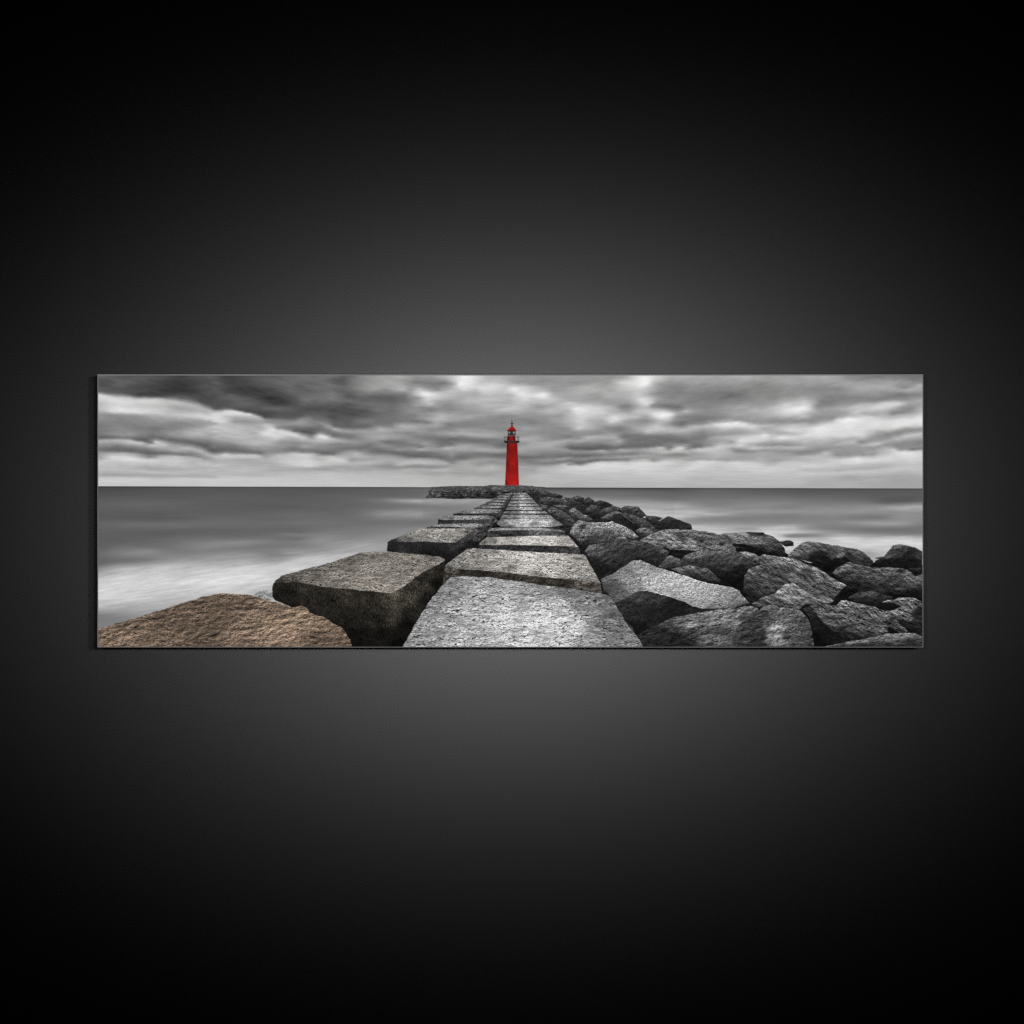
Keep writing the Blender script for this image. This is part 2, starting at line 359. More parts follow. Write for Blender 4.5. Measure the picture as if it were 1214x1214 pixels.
WARM, BROWN, MOSS = (1.02, 1.0, 0.97), (1.135, 0.974, 0.838), (1.07, 1.0, 0.89)

# far pier head under the lighthouse
m = motif('printed_pier_head', [(30, 157), (45, 140), (62, 125), (60, 95), (85, 66), (200, 53), (330, 47), (420, 51), (560, 50), (610, 41), (750, 41), (880, 42), (1000, 48), (1012, 56), (1112, 63), (1112, 95), (1160, 110), (1200, 125), (1214, 160), (1000, 160), (950, 118), (720, 122), (640, 165), (480, 162), (300, 166), (150, 158)],
          [(100, 70, 70), (300, 65, 75), (500, 70, 80), (700, 70, 85), (900, 70, 85), (1080, 75, 75), (650, 46, 45), (900, 46, 50), (100, 100, 60), (300, 100, 62), (500, 100, 70), (700, 95, 62), (900, 100, 55), (100, 150, 62), (300, 135, 38), (500, 130, 42), (650, 130, 34), (550, 158, 40), (1080, 110, 50), (1150, 130, 48)],
          tile='A', k='rubble', a=0.42, j=0.2, dim=1.02)
# the walkway between its two rows of stones, and the dark joints of the rubble mound
motif('cap_course', [(70, 58), (200, 51), (330, 49), (560, 50), (700, 49), (880, 50), (1010, 52), (1112, 58), (1112, 88), (1000, 84), (850, 86), (700, 84), (500, 88), (300, 85), (78, 91)],
      [(100, 75, 74), (300, 62, 82), (300, 80, 58), (500, 68, 80), (650, 66, 90), (750, 70, 78), (900, 66, 88), (1080, 75, 74), (600, 82, 60), (900, 82, 62)], parent=m, tile='A', k='granite', a=.2, j=.08, dim=1.08)
core = motif('printed_jetty_core', [(609, 585), (625, 584.5), (640, 583), (652, 587.5), (668, 592), (698, 595), (720, 599), (741, 606), (766, 615), (787, 620), (820, 629), (857, 640), (905, 640), (920, 650), (940, 660), (960, 668), (1040, 668), (1095.5, 672), (1095.5, 768.5), (400, 768.5), (420, 700), (530, 650), (580, 610), (595, 586)],
              [(609, 590, 40), (590, 618, 18), (560, 650, 14), (520, 700, 8), (490, 740, 6), (640, 600, 45), (660, 610, 42), (720, 620, 32), (800, 660, 20), (900, 690, 16), (1000, 720, 14), (1090, 740, 16), (690, 650, 26)], k='granite', a=0.3, j=0.3)

# lighthouse
lh = motif('printed_lighthouse', [(290, 100), (299, 100), (301, 200), (288, 200)], [(295, 150, 105)], tile='Z', k='none')
motif('mast', [(289, 103), (303, 103), (304, 120), (299, 122), (299, 146), (313, 149), (313, 167), (300, 170), (300, 180), (309, 184), (309, 212), (284, 212), (285, 184), (292, 180), (292, 170), (281, 167), (281, 149), (294, 146), (294, 122), (288, 120)], [(296, 110, 85), (296, 157, 45), (296, 200, 48)], parent=lh, tile='Z', k='none')
motif('tower', [(215, 468), (380, 468), (396, 800), (408, 1152), (184, 1152), (202, 800)], [(222, 500, 92), (280, 500, 138), (335, 500, 146), (375, 500, 108), (208, 800, 105), (280, 800, 152), (345, 800, 164), (390, 800, 118), (193, 1130, 128), (275, 1130, 176), (350, 1130, 190), (402, 1130, 138)], parent=lh, tile='Z', k='paint', a=0.05, t='red')
motif('watch_room', [(219, 362), (350, 362), (352, 445), (217, 445)], [(228, 400, 75), (285, 400, 132), (340, 400, 90)], parent=lh, tile='Z', k='paint', a=0.12, t='red')
motif('lantern_room', [(231, 278), (352, 278), (352, 345), (342, 362), (236, 362), (231, 345)], [(240, 330, 40), (290, 310, 48), (345, 330, 38), (290, 356, 88), (250, 356, 78), (330, 356, 78), (290, 340, 35)], parent=lh, tile='Z', k='none', t=(1.1, .97, .97))
motif('lantern_pane', [(242, 290), (264, 288), (264, 322), (245, 318)], [(250, 300, 150)], parent=lh, tile='Z', k='none')
motif('lantern_pane', [(313, 290), (338, 290), (337, 324), (316, 322)], [(325, 300, 165)], parent=lh, tile='Z', k='none')
motif('dome', [(216, 274), (238, 256), (262, 226), (283, 206), (310, 206), (330, 226), (352, 256), (372, 274), (352, 284), (236, 284)], [(240, 265, 130), (285, 235, 168), (345, 262, 140), (225, 278, 60), (290, 281, 80), (365, 278, 60)], parent=lh, tile='Z', k='paint', a=0.06, t='red')
motif('railing', [(165, 362), (170, 362), (172, 372), (192, 372), (192, 362), (198, 362), (198, 372), (212, 372), (212, 384), (199, 384), (201, 440), (193, 440), (191, 384), (175, 384), (180, 440), (170, 440)], [(180, 380, 92)], parent=lh, tile='Z', k='none')
motif('railing', [(412, 362), (406, 362), (404, 372), (388, 372), (388, 362), (381, 362), (381, 372), (362, 372), (362, 384), (382, 384), (380, 440), (388, 440), (390, 384), (402, 384), (399, 440), (409, 440)], [(390, 380, 92)], parent=lh, tile='Z', k='none')
motif('gallery', [(166, 440), (216, 436), (352, 436), (416, 440), (408, 462), (384, 474), (206, 474), (178, 464)], [(180, 452, 28), (230, 455, 44), (290, 450, 48), (350, 455, 42), (400, 452, 26)], parent=lh, tile='Z', k='paint', a=.3, t=(1.25, .9, .9))

# far flagstones, walkway row then seaward row
RV = [(109, 126), (130, 149), (154, 174), (180, 202), (209, 232), (240, 266), (275, 298), (308, 341)]
XL = ([105, 112, 175, 260, 340, 352], [832, 829, 801, 757, 703, 694])
XR = ([105, 112, 150, 205, 250, 300, 340, 352], [932, 940, 985, 1035, 1085, 1140, 1195, 1210])
_r = np.random.RandomState(3)
for v0, v1 in RV:
    a0, a1, b0, b1 = np.interp(v0, *XL), np.interp(v1, *XL), np.interp(v0, *XR), np.interp(v1, *XR)
    d = _r.uniform(-2.5, 2.5, 4)
    v2 = v1 + (v1 - v0) * .12
    s = motif('printed_flagstone', [(a0, v0 + d[0]), (.5 * (a0 + b0), v0 - 1), (b0, v0 + d[1]), (b1, v1 + d[2]), (.5 * (a1 + b1), v1 + 1), (a1, v1 + d[3])],
              [(a0 + 15, v0 + 6, 120), (.5 * (a0 + b0), v0 + 4, 175), (b0 - 20, v0 + 8, 140), (.4 * a1 + .6 * b1, v1 - 8, 170), (.75 * a1 + .25 * b1, v1 - 5, 130)],
              tile='A', k='slab', a=.24, j=.3)
LV = [(113, 131), (133, 152), (155, 174), (178, 198), (202, 223), (228, 252)]
YL = ([105, 112, 140, 180, 200, 225, 254], [775, 752, 690, 618, 575, 520, 462])
YR = ([105, 112, 180, 250, 260], [822, 819, 785, 738, 730])
for v0, v1 in LV:
    a0, a1, b0, b1 = np.interp(v0, *YL), np.interp(v1, *YL), np.interp(v0, *YR), np.interp(v1, *YR)
    d = _r.uniform(-2, 2, 3)
    s = motif('printed_seaward_block', [(a0 + 8, v0 + d[0]), (b0, v0 + d[1]), (b1, v1 - 3 + d[2]), (a1, v1 - 2)],
              [(.5 * (a0 + b0), v0 + 3, 135), (.3 * a0 + .7 * b0, v0 + 10, 145), (a1 + 20, v1 - 6, 95), (b1 - 8, v1 - 6, 85)], tile='A', k='slab', a=.25, j=.3)
    motif('side_face', [(a1, v1 - 3), (b1, v1 - 4), (b0 + 3, v0 + 4), (b0 + 6, v0 + 10), (b1 + 3, v1 + 4), (a1, v1 + 3)], [(.5 * (a1 + b1), v1, 45)], parent=s, tile='A', k='granite', a=.3, j=.3)

# rubble mound, far to near
B = lambda o, t, **k: motif('printed_boulder', o, t, **{**dict(dim=1.07, tile='B', k='granite', a=.27, j=.6, rim=1.0), **k})
B([(0, 55), (50, 60), (95, 80), (90, 110), (40, 105), (0, 100)], [(40, 70, 70), (60, 100, 45)])
B([(95, 90), (130, 74), (165, 85), (210, 100), (200, 122), (150, 118), (110, 112)], [(130, 85, 58), (180, 110, 35)])
B([(0, 120), (60, 108), (150, 118), (260, 140), (280, 182), (180, 187), (80, 165), (0, 152)], [(50, 125, 75), (200, 150, 70), (150, 180, 45)])
B([(210, 110), (290, 120), (340, 150), (420, 190), (380, 202), (280, 184), (250, 148)], [(280, 130, 60), (380, 190, 45)])
B([(285, 117), (340, 96), (402, 118), (400, 150), (330, 155)], [(340, 105, 68), (370, 145, 45)])
B([(400, 128), (445, 109), (492, 142), (502, 182), (440, 192), (398, 164)], [(445, 120, 62), (470, 175, 38)])
B([(500, 152), (545, 138), (600, 153), (657, 180), (652, 205), (580, 194), (500, 194)], [(550, 148, 48), (600, 185, 30)])
B([(0, 172), (60, 188), (85, 222), (60, 244), (20, 224)], [(30, 190, 85), (60, 230, 50)])
B([(120, 185), (200, 178), (270, 198), (295, 240), (250, 254), (180, 224)], [(180, 190, 75), (260, 240, 50)])
B([(66, 232), (110, 200), (180, 225), (250, 260), (322, 330), (290, 392), (225, 392), (180, 332), (110, 282)], [(100, 215, 92), (180, 250, 75), (270, 310, 65), (120, 280, 48), (230, 370, 42), (200, 320, 50)], k='streak')
B([(265, 230), (310, 203), (360, 240), (402, 280), (350, 304), (300, 292), (268, 262)], [(310, 220, 110), (360, 265, 95), (290, 280, 65), (340, 230, 80)])
B([(355, 302), (400, 268), (450, 283), (478, 315), (430, 332), (365, 322)], [(400, 280, 105), (450, 300, 80), (400, 320, 60)])
B([(415, 217), (470, 178), (560, 195), (545, 240), (565, 292), (480, 304), (425, 262)], [(470, 190, 70), (520, 230, 45), (500, 290, 32)])
B([(525, 247), (580, 213), (660, 188), (738, 210), (700, 240), (620, 258), (560, 292)], [(600, 215, 75), (690, 205, 62), (580, 270, 45)])
B([(732, 212), (770, 188), (890, 198), (925, 235), (965, 278), (900, 302), (820, 272), (740, 254)], [(800, 195, 78), (860, 205, 70), (800, 235, 45), (900, 250, 48), (940, 280, 50), (780, 250, 62)])
B([(735, 252), (830, 268), (950, 308), (1030, 370), (1105, 422), (1020, 434), (920, 384), (830, 314)], [(800, 275, 75), (900, 330, 68), (1040, 400, 62), (1000, 360, 55)])
B([(955, 277), (1020, 280), (1112, 298), (1065, 332), (1030, 364), (950, 314)], [(1000, 285, 62), (1060, 310, 48), (1000, 340, 40)])
s = B([(548, 297), (620, 255), (690, 236), (735, 252), (860, 352), (922, 386), (860, 422), (760, 352), (660, 313), (560, 314)], [(600, 275, 95), (680, 250, 85), (560, 300, 80), (660, 290, 60)])
motif('shaded_face', [(640, 316), (700, 262), (722, 256), (800, 315), (860, 356), (920, 387), (860, 421), (760, 351), (690, 320)], [(700, 290, 38), (800, 350, 28), (880, 390, 26)], parent=s, tile='B', k='granite', a=.2, j=.4)
B([(774.5, 624), (782, 618), (793, 612.3), (805, 616.5), (819.8, 621.8), (821.7, 628), (809, 630), (790, 628), (779, 628.5)], [(793, 615, 48), (800, 622, 34), (815, 624, 42), (785, 624, 34)], tile='T', a=.2)
B([(270, 440), (282, 398), (312, 350), (350, 320), (440, 335), (600, 340), (650, 328), (722, 355), (830, 410), (892, 470), (860, 492), (780, 472), (720, 458), (620, 512), (540, 542), (420, 552), (370, 542), (300, 462)],
  [(350, 335, 125), (310, 400, 120), (390, 372, 58), (450, 370, 115), (550, 380, 120), (600, 420, 90), (680, 360, 135), (760, 420, 125), (850, 470, 115), (650, 460, 70), (500, 480, 62), (400, 430, 110), (350, 470, 85), (430, 520, 48), (700, 430, 110), (620, 345, 140)], a=.32)
B([(866, 412), (920, 384), (975, 390), (1034, 432), (1000, 462), (930, 467), (880, 442)], [(930, 400, 100), (1000, 440, 75), (900, 450, 62)])
B([(758, 641), (772, 634), (785, 629), (797, 627.6), (821, 628.8), (839, 630.4), (851, 633.4), (864, 635.4), (868, 645), (874, 652), (860, 654), (843, 651), (828, 654), (812, 653), (796, 652), (788, 649.5), (780, 651.5), (770, 648.5)],
  [(775, 638, 110), (795, 631, 115), (815, 634, 90), (800, 642, 118), (835, 633, 100), (820, 645, 118), (845, 642, 80), (860, 640, 75), (850, 649, 105), (785, 646, 100), (830, 640, 62), (765, 641, 95), (810, 637, 60), (860, 650, 90)], tile='T', a=.34, k='streak', ang=.2)
s = B([(575, 256), (600, 248), (680, 244), (770, 242), (800, 236), (955, 239), (968, 252), (1050, 280), (1110, 330), (1145, 380), (1158, 440), (1100, 462), (1000, 432), (900, 447), (850, 402), (720, 388), (680, 352), (640, 302)],
      [(600, 265, 75), (700, 262, 105), (800, 258, 110), (850, 244, 45), (930, 245, 35), (900, 300, 95), (1000, 320, 80), (1070, 350, 58), (1130, 420, 34), (950, 400, 36), (800, 325, 100), (700, 310, 100), (860, 410, 28), (1040, 440, 20), (1000, 380, 55)], tile='C', k='streak', ang=.3)
motif('crack', [(675, 345), (740, 340), (820, 352), (900, 385), (985, 420), (1000, 438), (900, 447), (850, 402), (715, 388), (705, 378), (800, 384), (690, 362)], [(750, 352, 18), (850, 385, 18), (930, 430, 14)], parent=s, tile='C', k='granite', a=.2, j=.6)
B([(720, 420), (800, 413), (870, 430), (920, 460), (960, 438), (1090, 458), (1214, 468), (1280, 490), (1350, 545), (1214, 550), (1050, 540), (900, 525), (850, 492), (780, 462)],
  [(800, 430, 115), (900, 480, 90), (1000, 470, 118), (1150, 480, 115), (1000, 520, 85), (1250, 510, 105), (860, 500, 70)], tile='C', k='streak', ang=.15, a=.33)
B([(210, 500), (240, 450), (330, 418), (480, 378), (600, 372), (700, 398), (780, 470), (860, 500), (902, 530), (830, 572), (790, 602), (835, 682), (780, 744), (700, 744), (560, 642), (500, 592), (420, 562), (330, 542), (225, 545)],
  [(290, 445, 88), (400, 420, 95), (600, 385, 92), (500, 400, 80), (330, 510, 52), (450, 490, 50), (600, 470, 62), (700, 440, 70), (700, 490, 62), (600, 550, 46), (560, 600, 30), (700, 600, 25), (700, 680, 12), (620, 650, 14), (820, 530, 50), (770, 570, 22), (780, 650, 12)], tile='C', a=.3)
B([(15, 545), (60, 468), (120, 446), (205, 480), (212, 540), (130, 562), (40, 562)], [(110, 460, 88), (60, 510, 75), (170, 500, 78), (120, 545, 55)], tile='C')
B([(125, 572), (180, 555), (280, 538), (345, 543), (400, 568), (430, 560), (475, 580), (522, 630), (568, 670), (560, 708), (480, 692), (330, 652), (200, 612)],
  [(200, 570, 88), (310, 550, 100), (430, 570, 95), (300, 600, 62), (420, 620, 55), (500, 650, 52), (530, 690, 38), (350, 640, 45), (350, 570, 70)], tile='C', k='streak', ang=.5)
B([(405, 600), (430, 560), (450, 545), (540, 530), (600, 520), (740, 453), (770, 470), (800, 490), (960, 520), (1100, 570), (1172, 600), (1140, 662), (1092, 724), (1000, 734), (900, 680), (850, 680), (740, 762), (600, 762), (500, 742), (438, 652)],
  [(500, 550, 88), (460, 590, 82), (540, 600, 70), (620, 540, 62), (740, 465, 85), (700, 510, 62), (850, 510, 68), (1000, 545, 58), (1120, 590, 62), (800, 560, 50), (700, 620, 50), (900, 600, 46), (1050, 640, 42), (600, 680, 46), (500, 690, 32), (800, 660, 44), (950, 680, 34), (700, 740, 38), (560, 740, 30)], a=.28, k='streak', ang=-.3)
B([(2, 372), (60, 310), (130, 254), (190, 243), (300, 258), (400, 279), (450, 283), (520, 299), (620, 313), (680, 344), (740, 388), (772, 432), (740, 472), (650, 467), (560, 432), (440, 462), (380, 502), (370, 524), (300, 472), (200, 432), (120, 412), (0, 398)],
  [(190, 255, 100), (80, 345, 90), (150, 310, 82), (250, 290, 78), (330, 300, 72), (450, 300, 74), (600, 335, 72), (680, 380, 55), (730, 430, 42), (560, 370, 48), (300, 360, 24), (240, 410, 22), (340, 420, 18), (420, 370, 60), (470, 375, 88), (440, 420, 18), (520, 410, 22), (380, 490, 10), (130, 400, 60), (620, 430, 50)], tile='D', k='streak', ang=.45)
B([(768, 442), (800, 415), (860, 390), (910, 330), (950, 279), (1000, 271), (1060, 279), (1150, 299), (1215, 340), (1215, 472), (1100, 484), (1000, 492), (850, 477), (780, 472)],
  [(960, 290, 82), (1020, 285, 70), (900, 360, 66), (970, 340, 50), (1050, 310, 52), (1100, 340, 30), (1100, 420, 20), (950, 430, 18), (1180, 350, 48), (840, 440, 22)], tile='D')
B([(786, 393), (860, 384), (874, 396), (800, 404)], [(820, 395, 58)], tile='D')
B([(368, 184), (420, 177), (440, 188), (444, 208), (400, 211), (383, 201)], [(400, 184, 50), (420, 200, 30)], tile='Q')
B([(180, 442), (190, 360), (215, 322), (270, 305), (262, 262), (320, 262), (420, 270), (500, 295), (580, 328), (640, 370), (716, 410), (690, 432), (660, 472), (640, 502), (580, 507), (500, 492), (420, 402), (350, 442), (260, 482), (220, 502)],
  [(225, 330, 88), (300, 330, 62), (400, 320, 68), (480, 300, 112), (560, 330, 118), (400, 280, 118), (620, 370, 90), (700, 410, 100), (600, 400, 68), (520, 350, 62), (550, 440, 72), (640, 470, 62), (620, 495, 110), (350, 380, 64), (250, 400, 52), (300, 440, 55), (220, 460, 30), (460, 390, 85), (290, 390, 70), (510, 470, 80), (670, 440, 70)], tile='Q', k='streak', ang=.5, a=.36)
B([(1090, 488), (1215, 478), (1215, 527), (1120, 522)], [(1150, 500, 34)], tile='D')
B([(398, 532), (440, 490), (520, 448), (580, 443), (680, 463), (780, 485), (900, 478), (1040, 488), (1110, 518), (1150, 560), (1215, 545), (1215, 742), (1100, 722), (950, 722), (800, 704), (700, 694), (600, 738), (550, 742), (520, 700), (530, 640), (480, 600)],
  [(440, 505, 78), (520, 460, 90), (600, 455, 75), (720, 480, 65), (900, 488, 82), (1050, 500, 75), (600, 530, 58), (500, 560, 42), (700, 560, 58), (850, 560, 65), (1000, 560, 62), (1110, 560, 85), (1150, 580, 85), (1200, 560, 85), (600, 640, 26), (700, 660, 32), (850, 660, 45), (1000, 650, 52), (1150, 640, 55), (560, 720, 14), (1150, 715, 22), (950, 710, 30)], tile='D', k='streak', ang=.25, a=.36)
B([(540, 300), (640, 249), (760, 239), (850, 260), (960, 300), (860, 342), (880, 372), (800, 384), (700, 352), (600, 332)], [(660, 258, 58), (760, 260, 58), (850, 290, 40), (700, 320, 34), (800, 350, 26)], tile='E')
B([(846, 342), (900, 314), (960, 320), (1000, 299), (1130, 294), (1190, 328), (1215, 350), (1215, 642), (1100, 604), (980, 502), (900, 442), (850, 422), (960, 412), (1022, 380), (960, 345), (900, 350)],
  [(880, 330, 110), (1000, 315, 105), (1100, 315, 92), (1180, 350, 66), (1060, 390, 92), (1000, 430, 98), (920, 430, 88), (1100, 430, 78), (1080, 480, 88), (1010, 480, 80), (1150, 450, 30), (1190, 420, 24), (1180, 560, 28), (1080, 530, 30), (1140, 590, 22), (1030, 510, 24)], tile='E', k='streak', ang=.3, a=.4)
s = B([(140, 402), (210, 368), (240, 344), (350, 359), (440, 370), (480, 329), (520, 324), (620, 344), (760, 380), (880, 420), (980, 500), (1092, 612), (950, 634), (850, 644), (760, 664), (600, 684), (480, 652), (380, 582), (290, 492), (250, 432)],
      [(240, 360, 55), (350, 370, 60), (490, 340, 100), (600, 370, 95), (320, 420, 88), (260, 435, 90), (400, 400, 66), (500, 460, 76), (420, 500, 72), (700, 450, 74), (850, 440, 84), (780, 520, 66), (900, 530, 58), (1030, 590, 62), (800, 600, 82), (860, 600, 95), (600, 590, 56), (640, 560, 70), (500, 620, 40), (600, 660, 38), (930, 585, 14), (940, 620, 16), (1000, 560, 52), (760, 640, 45)], tile='E', k='streak', ang=.35, a=.42)
motif('shaded_face', [(135, 405), (210, 372), (245, 432), (290, 494), (380, 584), (480, 654), (600, 686), (500, 706), (370, 728), (238, 738), (220, 560), (190, 470)], [(200, 420, 40), (260, 520, 24), (350, 640, 16), (500, 680, 20), (260, 680, 8)], parent=s, tile='E', k='granite', a=.3, j=.6)
s = B([(713, 687), (729, 679.3), (745, 669), (752, 665.2), (760, 664.3), (772, 670), (790, 676), (815, 684), (840, 692), (863, 696), (870, 697), (877, 701), (883, 709), (889, 715.5), (878, 719.5), (868, 722.5), (850, 723.5), (826, 729), (800, 733), (782, 741), (766, 748), (757, 755), (745, 740), (736, 727), (728, 714), (722, 706), (716, 700)],
      [(600, 150, 88), (700, 230, 82), (640, 200, 70), (800, 120, 130), (950, 60, 140), (900, 20, 130), (1000, 160, 165), (1100, 230, 160), (1200, 290, 150), (750, 300, 88), (1060, 100, 160), (1050, 30, 120), (850, 200, 120), (800, 60, 110),
       (1214, 150, 165), (1350, 240, 160), (1500, 280, 152), (1650, 330, 132), (1760, 330, 115), (1850, 370, 100), (1400, 350, 140), (1600, 385, 128), (1240, 330, 135)], tile='T', ttile='G', k='speckle', a=.22)
motif('shaded_face', [(735, 714), (745, 708.5), (752, 704.5), (761, 701), (768, 701.5), (780, 704.8), (797, 709.5), (813, 714.5), (821, 720), (833, 722.5), (850, 723), (868, 722.3), (850, 725), (826, 729), (800, 733), (782, 741), (766, 748), (757, 755), (745, 740), (736, 727), (728, 716)],
      [(900, 290, 56), (1050, 290, 48), (1000, 440, 30), (850, 450, 36), (850, 580, 18), (1150, 430, 28), (760, 380, 40), (1250, 380, 26), (1400, 430, 30)], ttile='G', parent=s, k='granite', a=.25, j=.6)
B([(225, 507), (270, 478), (350, 448), (398, 404), (440, 399), (500, 440), (560, 480), (632, 502), (560, 507), (500, 512), (470, 532), (400, 522), (340, 517), (290, 523), (255, 523)],
  [(300, 480, 92), (400, 420, 112), (450, 430, 105), (400, 460, 120), (500, 470, 105), (560, 490, 95), (350, 500, 75), (450, 510, 100), (260, 505, 70)], tile='Q', k='streak', ang=.4, a=.33)
B([(757, 755), (766, 748), (782, 741), (800, 732.5), (826, 728), (850, 724), (872, 722.3), (884, 719.3), (891, 718.8), (898.5, 722), (901, 724.5), (906, 719.5), (919.7, 717.8), (925, 721), (935, 721.3), (945.5, 721.8), (952, 726.5), (958.7, 733), (962.7, 744), (966.8, 768.5), (762, 768.5)],
  [(50, 600, 32), (150, 650, 28), (50, 690, 36), (250, 700, 34), (100, 530, 62), (200, 520, 78), (300, 530, 110), (400, 450, 88), (500, 450, 95), (700, 420, 100), (560, 500, 112), (640, 530, 105), (400, 600, 68), (300, 620, 52), (600, 600, 62), (800, 600, 50), (800, 400, 98), (840, 380, 105), (880, 470, 52), (900, 560, 50), (1000, 400, 92), (960, 460, 50), (1040, 440, 75), (1000, 520, 66), (1060, 560, 132), (1030, 650, 125), (1080, 680, 132), (1050, 600, 135), (950, 650, 42), (1150, 500, 82), (1180, 650, 62), (450, 690, 88), (600, 695, 92), (750, 690, 60), (1100, 440, 85), (880, 620, 48), (900, 720, 40), (1280, 480, 62), (1260, 430, 95), (1390, 560, 62), (1320, 650, 68), (1300, 550, 66)], tile='T', ttile='F', k='streak', ang=-.15, a=.33)
B([(340, 742), (370, 735), (500, 705), (700, 670), (900, 630), (1000, 618), (1080, 614), (1150, 623), (1215, 655), (1215, 745), (340, 745)],
  [(450, 725, 66), (600, 695, 84), (700, 690, 82), (900, 655, 95), (1000, 640, 85), (1100, 630, 92), (1100, 690, 52), (1180, 680, 62), (900, 710, 62), (700, 725, 58)], tile='E', k='streak', ang=-.1, a=.3)

# seaward row of blocks, far to near
s = motif('printed_seaward_block', [(537, 609.6), (545, 607.2), (551, 605), (595, 604.2), (590, 609.3), (570, 609.8)], [(545, 608, 110), (570, 606.5, 140), (590, 606, 120)], k='slab', a=.25, j=.3)
motif('side_face', [(537, 609.2), (570, 609.2), (590, 608.4), (594, 605.8), (597.5, 604), (597, 608), (590, 615), (587, 611.6), (537, 611.4)], [(550, 610.4, 42), (585, 610.5, 48), (594, 607.5, 62)], parent=s, k='granite', a=.35, j=.4)
s = motif('printed_seaward_block', [(519, 616), (522, 614), (526, 612.3), (577, 611.4), (587, 613), (585, 616), (560, 616.6), (535, 616.8)], [(525, 614, 110), (550, 613.5, 150), (575, 613.5, 140), (584, 614.5, 105)], k='slab', a=.25, j=.4)
motif('side_face', [(519, 616), (526, 617), (560, 616.4), (580, 615.8), (588, 613.2), (590, 618), (588.5, 625), (584, 623.2), (578, 621.2), (566, 621.2), (524, 621.9), (519, 622.4)], [(525, 619, 45), (550, 619, 62), (575, 619, 58), (584, 618, 72), (588, 622, 28)], parent=s, k='granite', a=.35, j=.5)
s = motif('printed_seaward_block', [(506, 625.6), (514, 623), (524, 621.6), (566, 620.9), (578, 621), (584, 623), (576, 626.3), (566, 627.6), (556, 627.4), (530, 625.6)], [(515, 624, 120), (540, 623, 150), (565, 623, 140), (578, 623, 105)], k='slab', a=.25, j=.4)
motif('side_face', [(506, 625.4), (530, 625), (545, 625.4), (560, 627), (567, 625), (583.5, 622.5), (582, 628), (577, 634), (569.5, 641), (564.5, 648.8), (556, 650.5), (556, 630), (540, 627), (506, 626.6)], [(520, 626, 40), (540, 626.3, 38), (563, 630, 78), (565, 638, 62), (572, 630, 62), (577, 630, 45), (562, 646, 26)], parent=s, k='granite', a=.35, j=.5)
s = motif('printed_seaward_block', [(459.2, 643.6), (461, 641.8), (465, 640), (475, 636.2), (487, 631.5), (496, 627.2), (530, 626.5), (556, 627), (561.5, 630), (550, 637.5), (540, 644.2), (525, 644), (500, 643), (475, 643.4)],
          [(464, 642, 62), (478, 637, 105), (490, 634, 128), (500, 631, 140), (520, 635, 150), (545, 630, 145), (535, 640, 130), (500, 641, 125), (556, 631, 105), (480, 641, 95)], k='slab', a=.28, j=.5, t=WARM)
motif('side_face', [(459, 643.2), (463, 641.8), (475, 643), (500, 642.6), (525, 643.6), (540, 643.8), (545, 640), (550, 637), (556, 633.4), (561, 630), (560.5, 645), (556, 651), (545, 659), (537, 666), (528, 665), (524, 660.6), (480, 656.8), (458.4, 654.2)],
      [(465, 650, 32), (480, 649, 38), (500, 649, 36), (525, 650, 34), (538, 648, 52), (545, 643, 62), (553, 638, 62), (556, 645, 36), (535, 660, 24), (548, 653, 24), (510, 656, 26)], parent=s, k='vert', a=.25, j=.5)
s = motif('printed_seaward_block', [(323.5, 693), (327, 688), (333, 683.5), (340, 681.3), (365, 674.5), (390, 668), (413.8, 660.2), (427, 655.8), (440, 654.8), (458, 654.4), (480, 656.4), (519, 660.3), (526, 662.4), (527.8, 665.5), (524, 668.5), (500.6, 680), (486, 691.5), (475, 700), (467, 705), (461.6, 705.2), (441.8, 703), (422, 701), (384, 698), (365, 694.5), (350, 692.5), (338, 694), (330, 697)],
          [(327, 690, 55), (340, 684, 82), (360, 678, 90), (395, 668.5, 95), (420, 660, 100), (440, 658, 112), (470, 658, 118), (500, 662, 112), (522, 664, 120), (400, 680, 118), (440, 675, 125), (480, 675, 120), (430, 690, 128), (460, 700, 130), (400, 694, 115), (365, 688, 98), (345, 690, 72), (500, 677, 122), (480, 692, 125)], k='slab', a=.28, j=.6, t=(1.045, 1.0, .945))
motif('side_face', [(323.3, 692), (330, 691.5), (338, 692), (350, 690.6), (365, 693.3), (384, 696.8), (422, 700.2), (441.8, 702.2), (461.6, 704.3), (466, 703), (475, 698.6), (486, 690.6), (500.6, 679), (524, 667.6), (528, 665), (527.5, 675), (526.5, 690), (510, 708.5), (500, 726), (490, 744.5), (478, 768.5), (410, 768.5), (395, 745), (360, 724), (345, 721), (326, 713), (321.5, 708), (321.8, 699)],
      [(330, 698, 36), (340, 708, 24), (365, 703, 42), (385, 710, 36), (405, 706, 48), (425, 712, 42), (445, 712, 38), (460, 712, 56), (466, 708, 88), (468, 722, 62), (463, 735, 46), (440, 735, 32), (410, 728, 34), (400, 740, 28), (440, 758, 20), (465, 755, 20), (420, 760, 12), (478, 715, 62), (490, 705, 60), (502, 695, 52), (515, 682, 46), (522, 674, 40), (490, 728, 34), (505, 710, 26), (520, 692, 14), (483, 745, 14), (476, 762, 8)], parent=s, k='vert', a=.32, j=.6, dim=.88, t=MOSS)
motif('printed_boulder', [(300, 705.5), (307, 702), (314.5, 700.6), (321.5, 702), (323, 712), (317, 714), (305, 712)], [(310, 704, 135), (316, 707, 150)], k='granite', a=.2, j=.6)
